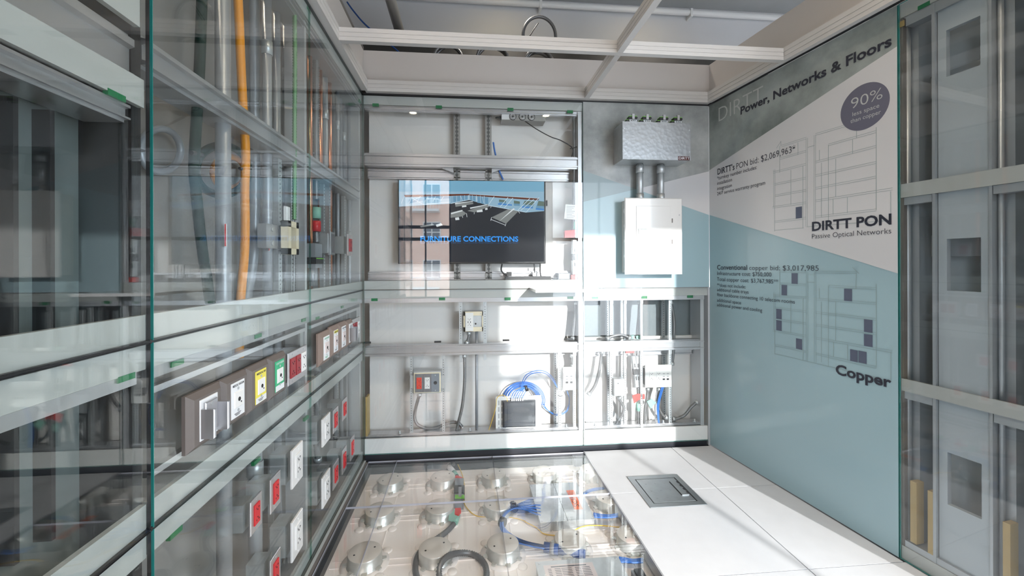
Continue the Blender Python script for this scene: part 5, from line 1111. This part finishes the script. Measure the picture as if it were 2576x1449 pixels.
bundle('blue cables behind the split lid box toward the white tiles', [[(1060, 572 - 5 * k), (1110, 548 - 6 * k), (1180, 528 - 6 * k), (1290, 512 - 5 * k)] for k in range(4)], ZB + 0.04)
bundle('blue cables right of the box with the wiring sheet', [[(1440, 1250 + 9 * k), (1520, 1262 + 8 * k), (1600, 1275 + 6 * k), (1700, 1262 + 8 * k)] for k in range(6)], ZB + 0.025)
P = G8([(1570, 1400), (1700, 1395)], ZB + 0.03); t = thing('floor_plug', 'dark plug with metal latch at the front edge of the glass floor', 'connector', V((P[0].x, P[0].y, ZB)))
MB().box((P[0].x, P[0].y - 0.10, ZB + 0.001), (P[1].x, P[0].y, ZB + 0.035)).build('plug_body', 'conduit', t); MB().box((P[0].x + 0.01, P[0].y - 0.06, ZB + 0.0355), (P[1].x - 0.008, P[0].y - 0.005, ZB + 0.045)).build('latch', 'black_plastic', t)
tag(MB().box((B(1444, 1100).x - 0.02, D - 0.075, ZB + 0.001), (XE - 0.002, D - 0.021, -0.0135)).build('corner_block', 'base_black'), 'dark support block under the glass corner by the bay joint', 'block')

# ------------------------------------------------------------------ behind the left glass
def lv(px, z0, z1, d, r, label, m='conduit', group=None, couplings=(), name='steel_conduit'):
    y = L(px, 600, d).y; return emt(V((XL - d, y, z0)), V((XL - d, y, z1)), r, label, m, name, group, couplings)
def hose(pts, r, label, m, name='hose'):
    return tag(MB().tube(pts, r, 12, seg=8).build(name, m), label, 'hose')
DH = 0.06
def loop_pts(cx_, cy_, rx, ry, d, turns, n=14, a0=math.pi):
    return [L(cx_ + rx * math.cos(a0 - 2 * math.pi * k / n), cy_ - ry * math.sin(a0 - 2 * math.pi * k / n), d + 0.012 * k / n) for k in range(int(turns * n) + 1)]
t = hose(pts_l([(510, -60), (506, 60), (502, 170), (497, 260), (492, 340), (489, 400), (489, 440), (496, 510), (503, 580), (512, 650), (522, 710), (532, 790)], 0.05), 0.0125, 'dark green hose hanging the height of the left glass', 'hose_green')
t = hose(loop_pts(558, 428, 67, 62, 0.09, 1.0), 0.0115, 'dark green hose loop tied beside the grey conduit', 'hose_green', 'hose_loop')
t = hose(pts_l([(596, -60), (602, 60), (606, 160), (612, 280), (618, 380), (616, 480), (617, 560), (615, 640), (608, 720), (603, 800), (602, 900)], 0.045), 0.0125, 'orange yellow hose hanging beside the green hose', 'hose_orange')
t = hose(loop_pts(577, 434, 40, 40, 0.125, 1.9), 0.0105, 'coil of orange yellow hose inside the green loop', 'hose_orange', 'hose_loop')
hose(loop_pts(404, 378, 50, 54, 0.15, 1.0), 0.009, 'pale hose ring hanging behind the first left pane edge', 'conduit', 'hose_loop')
wrap(pts_l([(481, 384), (508, 390)], 0.045), 0.006, 'black tie holding the green hose loop', 'black', 'cable tie', 'cable_tie')
wrap(pts_l([(603, 424), (622, 428)], 0.05), 0.005, 'black tie holding the orange hose coil', 'black', 'cable tie', 'cable_tie')
lv(562, 0.05, 2.27, 0.054, 0.02, 'thick grey conduit rising behind the green hose loop', couplings=(0.02,))
hose(pts_l([(640, -60), (640, 200), (642, 420), (641, 560), (636, 660), (622, 740), (612, 790)], 0.135), 0.017, 'pale grey conduit bending toward the orange hose at its foot', 'conduit', 'bent_conduit')
cs = [(673, 0.016, 'with the red and white sticker'), (697, 0.014, 'left of the perforated strut'), (720, 0.014, 'behind the cream box'), (758, 0.017, 'right of the cream box'), (819, 0.014, 'between the copper pipes'), (842, 0.011, 'first of five thin ones near the corner'), (850, 0.010, 'second of five thin ones near the corner'), (858, 0.010, 'third of five thin ones near the corner'), (866, 0.010, 'fourth of five thin ones near the corner'), (879, 0.012, 'fifth of five thin ones near the corner')]
for k, (px, r, lab) in enumerate(cs): lv(px, 0.06 if k % 2 else 0.75, 2.27, 0.08 + 0.012 * (k % 3), r, 'grey steel conduit behind the left glass, ' + lab, group='conduits behind the left glass', couplings=(0.62 if k % 2 else 0.85,))
for px, lab in ((780, 'at the panel joint'), (806, 'beside the flexible conduit'), (830, 'nearest the corner')): lv(px, 1.0, 2.27, 0.09, 0.0125, 'copper pipe behind the left glass, ' + lab, 'copper', 'copper pipes', name='copper_pipe')
flex(pts_l([(795, 60), (795, 250), (795, 400), (795, 505)], 0.075), 0.017, 'flexible conduit with mint and red tape behind the left glass', ends=False)
wrap(pts_l([(795, 522), (795, 550)], 0.07), 0.022, 'mint tape on the flexible conduit behind the left glass', 'mint'); wrap(pts_l([(795, 556), (795, 582)], 0.07), 0.022, 'red tape on the flexible conduit behind the left glass', 'red')
flex(pts_l([(795, 582), (796, 612)], 0.075), 0.017, 'conduit stub between the red tape and the grey connector', ends=False)
a, b = L(787, 612, 0.06), L(805, 648, 0.06)
t = thing('wall_power_connector', 'grey power connector with a black and lime plug behind the left glass', 'connector', V((XL - 0.06, (a.y + b.y) / 2, L(797, 676, .06).z)))
MB().box((XL - 0.09, a.y, b.z), (XL - 0.05, b.y, a.z)).build('shell', 'conduit', t)
z_a, z_b = L(797, 648, 0.05).z, L(797, 664, 0.05).z
MB().box((XL - 0.092, a.y - 0.002, z_b), (XL - 0.045, b.y + 0.006, z_a)).build('plug_body', 'black_plastic', t); MB().box((XL - 0.0449, a.y, z_a - 0.006), (XL - 0.043, b.y, z_a - 0.002)).build('band', 'lime', t)
MB().box((XL - 0.085, a.y + 0.004, L(797, 674, .05).z), (XL - 0.05, b.y, z_b)).build('shell', 'conduit', t)
for q in (0.02, 0.05): MB().cyl((XL - 0.07, a.y + q, 1.145), (XL - 0.07, a.y + q, L(797, 674, .05).z), 0.012, 10).build('lead', 'conduit', t)
flex(pts_l([(741, 30), (742, 150), (741, 300), (741, 430), (740, 556)], 0.03), 0.0095, 'green striped armoured cable dropping to the cream box', 'armour_green', 'armoured_cable', ends=False)
flex(pts_l([(739, 640), (739, 700), (738, 745)], 0.06), 0.009, 'thin armoured conduit below the cream box', 'flex', ends=False)
for px, w, lab in ((705, 0.03, 'left of the cream box'), (736, 0.024, 'behind the cream box'), (816, 0.022, 'left of the steel device box'), (830, 0.026, 'right of the steel device box'), (868, 0.022, 'left of the red outlet')):
    y = L(px, 600, 0.06).y; strut(FL_, (XL - 0.06, y, 1.13), (XL - 0.06, y, 1.65), w, 'perforated strut behind the left glass, ' + lab, 'left wall struts', False); 
for px, lab in ((690, 'below the first white outlet'), (760, 'between the white outlets'), (850, 'by the corner outlets')):
    y = L(px, 900, 0.11).y; strut(FL_, (XL - 0.11, y, 0.06), (XL - 0.11, y, 1.0), 0.026, 'long perforated strut in the lower left wall, ' + lab, 'left wall struts', False)
# stickers
for px, y0_, y1_, r, d, lab in ((567, 563, 620, 0.0205, 0.054, 'thick grey conduit'), (677, 585, 631, 0.0165, 0.08, 'second grey conduit')):
    q0, q1 = L(px, y1_, d - r), L(px, y0_, d - r); t = thing('conduit_sticker', 'red and white sticker on the ' + lab, 'sticker', q0)
    MB().slab(FL_, (q0 + q1) / 2, 0.012, (q1 - q0).length, 0.001).build('sheet', 'paper', t); MB().slab(FL_, (q0 + q1) / 2 + V((0.001, -0.003, 0)), 0.006, (q1 - q0).length * 0.98, 0.0008).build('red_band', 'red', t)
# cream box
d = 0.012; a, b = L(726, 556, d), L(752, 641, d)
t = thing('mud_ring_box', 'cream open box frame behind the left glass', 'outlet box', V((XL - d, (a.y + b.y) / 2, b.z)))
z1_, z0_ = L(752, 561, d).z, L(752, 641, d).z; w_ = b.y - a.y
MB().box((XL - 0.07, a.y + 0.004, z0_ + 0.02), (XL - 0.035, b.y - 0.004, z1_ - 0.02)).build('back_box', 'hole', t)
mb = MB(); hh_ = z1_ - z0_
for y0_, y1_, q0, q1 in ((a.y, b.y, z1_ - hh_ * 0.18, z1_), (a.y, b.y, z0_, z0_ + hh_ * 0.18), (a.y, a.y + w_ * 0.25, z0_, z1_), (b.y - w_ * 0.25, b.y, z0_, z1_)): mb.box((XL - 0.04, y0_, q0), (XL - d, y1_, q1))
mb.build('frame', 'cream', t); MB().box((XL - 0.08, a.y - 0.09, z0_ + 0.02), (XL - 0.05, a.y, z1_ - 0.02)).build('bracket', 'alum_dull', t)
for q in (0.3, 0.7): MB().disc((XL - 0.05, a.y - 0.045, z0_ + hh_ * q), (1, 0, 0), 0.008, 10, 0, 0.004).build('screw', 'galv', t)
tag(MB().slab(FL_, L(718, 540, 0.03), 0.03, 0.06, 0.012, 0, 0.002).build('cable_tag', 'label_white'), 'white barcode tag left of the cream box', 'tag')
# steel device box and red outlet near the corner
d = 0.01; a, b = L(836, 585, d), L(848, 642, d); z1_, z0_ = L(848, 585, d).z, L(848, 642, d).z
t = thing('device_box', 'steel device box with a grey faceplate behind the left glass', 'outlet box', V((XL - 0.03, (a.y + b.y) / 2, z0_)))
MB().box((XL - 0.085, a.y - 0.01, z0_ + 0.01), (XL - 0.03, b.y, z1_ - 0.01)).build('body', 'galv', t); pl = MB().rect(FL_, V((XL - 0.03, a.y, z0_)), V((XL - 0.03, b.y, z1_)), 0.012, 0, 0.004).build('faceplate', 'alum', t)
MB().slab(FL_, (XL - 0.018, (a.y + b.y) / 2, (z0_ + z1_) / 2), (b.y - a.y) * 0.6, (z1_ - z0_) * 0.8, 0.001).build('opening', 'grey_plate', pl)
def wplate(x0, x1, ytr, ybr, d):
    a, b = L(x0, ybr, d), L(x1, ybr, d); zt_, zb_ = L(x1, ytr, d).z, L(x1, ybr, d).z
    return V((XL - d, (a.y + b.y) / 2, (zt_ + zb_) / 2)), b.y - a.y, zt_ - zb_
def outlet(x0, x1, ytr, ybr, label, plate='steel_plate', dev='red', group='outlets on the left wall', gang=None, d=-0.0006, box=True):
    p, w, h = wplate(x0, x1, ytr, ybr, d); t = thing('wall_outlet', label, 'outlet', p - V((0, 0, h / 2)), group)
    pl = MB().slab(FL_, p, w, h, 0.005 if plate != 'white_gloss' else 0.008, 0, 0.0015).build('faceplate', plate, t); tp = 0.005 if plate != 'white_gloss' else 0.008
    dv = gang or [dev]; n = len(dv)
    for k, m_ in enumerate(dv):
        c_ = p + V((tp, w * ((k + 0.5) / n - 0.5) * 0.86, 0)); duplex(pl, FL_, c_, min(w * 0.72 / n, w * 0.48) if n == 1 else w * 0.23, h * 0.6, m_, m_ == 'white_gloss' and n == 1, 0.004)
        for s_ in (-1, 1): MB().disc(c_ + V((0, 0, s_ * h * 0.41)), (1, 0, 0), 0.003, 8, 0, 0.001).build('screw', 'galv' if plate != 'white_gloss' else 'white', pl)
    if box: MB().slab(FL_, V((XL - 0.075, p.y, p.z)), w * 0.85, h * 0.8, 0.055).build('back_box', 'galv', t)
    return t
outlet(873, 885, 592, 644, 'red outlet with steel plate high in the corner of the left wall', dev='red_dark')
for x0, x1, a_, b_, lab in ((730.5, 757, 1107, 1198, 'upper one before the panel joint'), (808, 827, 1036, 1102, 'upper one past the panel joint'), (730.5, 757, 1277, 1372, 'lower one before the panel joint'), (808, 827, 1176, 1249, 'lower one past the panel joint')):
    outlet(x0, x1, a_, b_, 'white outlet plate on the left glass, ' + lab, 'white_gloss', 'white_gloss')
for x0, x1, a_, b_, lab in ((626.5, 655, 1234, 1316, 'largest, farthest left'), (677, 702.5, 1181, 1263, 'upper of two left of the white plates'), (677, 702.5, 1374, 1462, 'lower of two left of the white plates'), (836, 849, 1020, 1076, 'upper one just right of the white plates'),
                            (859.5, 871, 997, 1046, 'topmost near the corner'), (836, 850, 1152, 1211, 'lower one just right of the white plates'), (859, 870, 1119, 1177, 'lower one near the corner'), (880, 890, 1091, 1144, 'last one before the corner')):
    outlet(x0, x1, a_, b_, 'low red outlet on steel plate, ' + lab)
outlet(721, 769, 866, 941, 'steel plate with two dark red outlets and a white one, before the panel joint', gang=['red_dark', 'red_dark', 'white'])
outlet(884, 903, 796, 846, 'steel plate with two dark red outlets and a white one, in the corner', gang=['red_dark', 'red_dark', 'white'])
# medical gas plates in front of the glass
def med(x0, x1, ytr, ybr, kind, label, plate='taupe', group='medical gas plates', small=False):
    p, w, h = wplate(x0, x1, ytr, ybr, -0.0006); t = thing('gas_outlet_plate', label, 'gas outlet', p - V((0, 0, h / 2)), group); T_ = 0.02
    pl = MB().slab(FL_, p, w * 0.99, h, T_, 0, min(w, h) * (0.1 if not small else 0.14)).build('cover_plate', plate, t)
    f = p + V((T_, 0, 0)); lw_, lh = w * 0.52, h * 0.72
    if kind == 'slide':
        mp = MB().slab(FL_, f, lw_, lh, 0.003, 0, 0.001).build('mounting_plate', 'label_white', pl)
        MB().slab(FL_, f + V((0.003, 0, lh * 0.02)), lw_ * 0.7, lh * 0.78, 0.006, 0, 0.002).build('slide_body', 'alum', mp)
        for s_ in (-1, 1): MB().slab(FL_, f + V((0.003, s_ * lw_ * 0.42, -lh * 0.08)), lw_ * 0.14, lh * 0.72, 0.03, 0, 0.002).build('slide_rail', 'alum', mp)
        for s_ in (-1, 1): MB().disc(f + V((0.009, 0, s_ * lh * 0.33)), (1, 0, 0), 0.005, 8, 0, 0.001).build('screw', 'galv', mp)
        return t
    lm, tm, txt = {'vac': ('label_white', 'ink', 'MEDICAL VACUUM'), 'air': ('label_yellow', 'ink', 'MEDICAL AIR'), 'oxy': ('label_green', 'label_white', 'OXYGEN'), 'oxy2': ('label_white', 'label_green', 'OXYGEN'), 'air2': ('label_white', 'ink', 'MED AIR'), 'vac2': ('label_white', 'ink', 'VACUUM')}[kind]
    lb = MB().slab(FL_, f, lw_, lh, 0.002, 0, 0.0006).build('gas_label', lm, pl)
    if kind in ('air', 'oxy'): MB().slab(FL_, f + V((0.0021, 0, -lh * 0.40)), lw_ * 0.98, lh * 0.18, 0.0002).build('label_band', 'label_white', lb)
    if kind == 'air2': MB().slab(FL_, f + V((0.0021, 0, lh * 0.42)), lw_ * 0.98, lh * 0.12, 0.0002).build('label_band', 'label_yellow', lb)
    text(txt, f + V((0.0024, -lw_ * 0.42, lh * 0.385)), FL_, tm, lb, height=lh * 0.065, width=lw_ * 0.84, bold=0.02, off=0.0004)
    so = MB().slab(FL_, f + V((0.002, 0, 0)), lw_ * 0.66, lh * 0.46, 0.003, 0, 0.002).build('socket_face', 'white' if not small else 'paper_pink', lb)
    MB().disc(f + V((0.005, 0, 0)), (1, 0, 0), lw_ * 0.09, 14, 0, 0.001).build('gas_port', 'hole', so); MB().disc(f + V((0.005, lw_ * 0.14, -lh * 0.1)), (1, 0, 0), lw_ * 0.035, 8, 0, 0.001).build('index_pin', 'hole', so)
    for s_ in (-1, 1): MB().disc(f + V((0.002, 0, s_ * lh * 0.31)), (1, 0, 0), 0.004, 8, 0, 0.0015).build('screw', 'galv', lb)
    mb = MB()
    for k in range(3): mb.slab(FL_, f + V((0.0024, -lw_ * 0.05, -lh * (0.38 + 0.03 * k))), lw_ * (0.5 - 0.1 * k), lh * 0.014, 0.0002)
    mb.build('printed_line', tm, lb); return t
med(456, 543, 959, 1090, 'slide', 'large taupe plate with a slide bracket on the left glass, nearest the camera')
med(543.5, 609.5, 928, 1044, 'vac', 'taupe medical vacuum plate with a white label'); med(610.5, 663.5, 903, 1010, 'air', 'taupe medical air plate with a yellow label'); med(664.5, 708, 882, 982, 'oxy', 'taupe oxygen plate with a green label')
med(795, 823, 828, 905, 'oxy2', 'brown oxygen plate with green lettering past the panel joint', 'taupe_light', small=True); med(823.5, 844, 815, 888, 'air2', 'brown medical air plate with a small yellow band', 'taupe_light', small=True)
med(844.5, 864, 806, 875, 'vac2', 'brown vacuum plate with black lettering past the panel joint', 'taupe_light', small=True); med(864.5, 880, 801, 864, 'slide', 'brown plate with a slide bracket near the corner', 'taupe_light', small=True)
# carrier frames behind the plates
for y0_, y1_ in ((Y2 + 0.01, YJ - 0.02), (YJ + 0.02, Y3 - 0.05)):
    zt_, zb_ = 0.985, 0.795
    fr_ = thing('carrier_frame', 'aluminium carrier frame behind the gas plates, ' + ('before the panel joint' if y0_ < 1.2 else 'past the panel joint'), 'frame', V((XL - 0.03, (y0_ + y1_) / 2, zb_)))
    MB().box((XL - 0.03, y0_, zt_ - 0.014), (XL - 0.012, y1_, zt_)).build('rail', 'alum', fr_); MB().box((XL - 0.03, y0_, zb_), (XL - 0.012, y1_, zb_ + 0.014)).build('rail', 'alum', fr_)
    MB().box((XL - 0.032, y1_ - 0.03, zb_), (XL - 0.025, y1_, zt_)).build('end_plate', 'alum_dull', fr_)
lv(640, 0.06, 0.62, 0.085, 0.022, 'short stout conduit in the lowest left bay, first of three', group='stout conduits', couplings=(0.2, 0.85)); lv(690, 0.06, 0.62, 0.14, 0.022, 'short stout conduit in the lowest left bay, second of three', group='stout conduits', couplings=(0.3,)); lv(862, 0.06, 0.62, 0.145, 0.02, 'short stout conduit in the lowest left bay, third of three', group='stout conduits', couplings=(0.4,))
flex(pts_l([(745, 985), (748, 1040), (742, 1110)], 0.07), 0.014, 'flexible conduit behind the upper white outlet', 'flex'); flex(pts_l([(790, 950), (796, 1020), (795, 1100), (800, 1160)], 0.07), 0.014, 'flexible conduit beside the panel joint low in the left wall', 'flex')
flex(pts_l([(742, 895), (735, 930), (730, 960)], 0.11), 0.014, 'flexible conduit below the steel three gang plate', 'flex'); flex(pts_l([(800, 925), (796, 950), (792, 975)], 0.12), 0.014, 'flexible conduit below the brown oxygen plate', 'flex')
finish_texts()
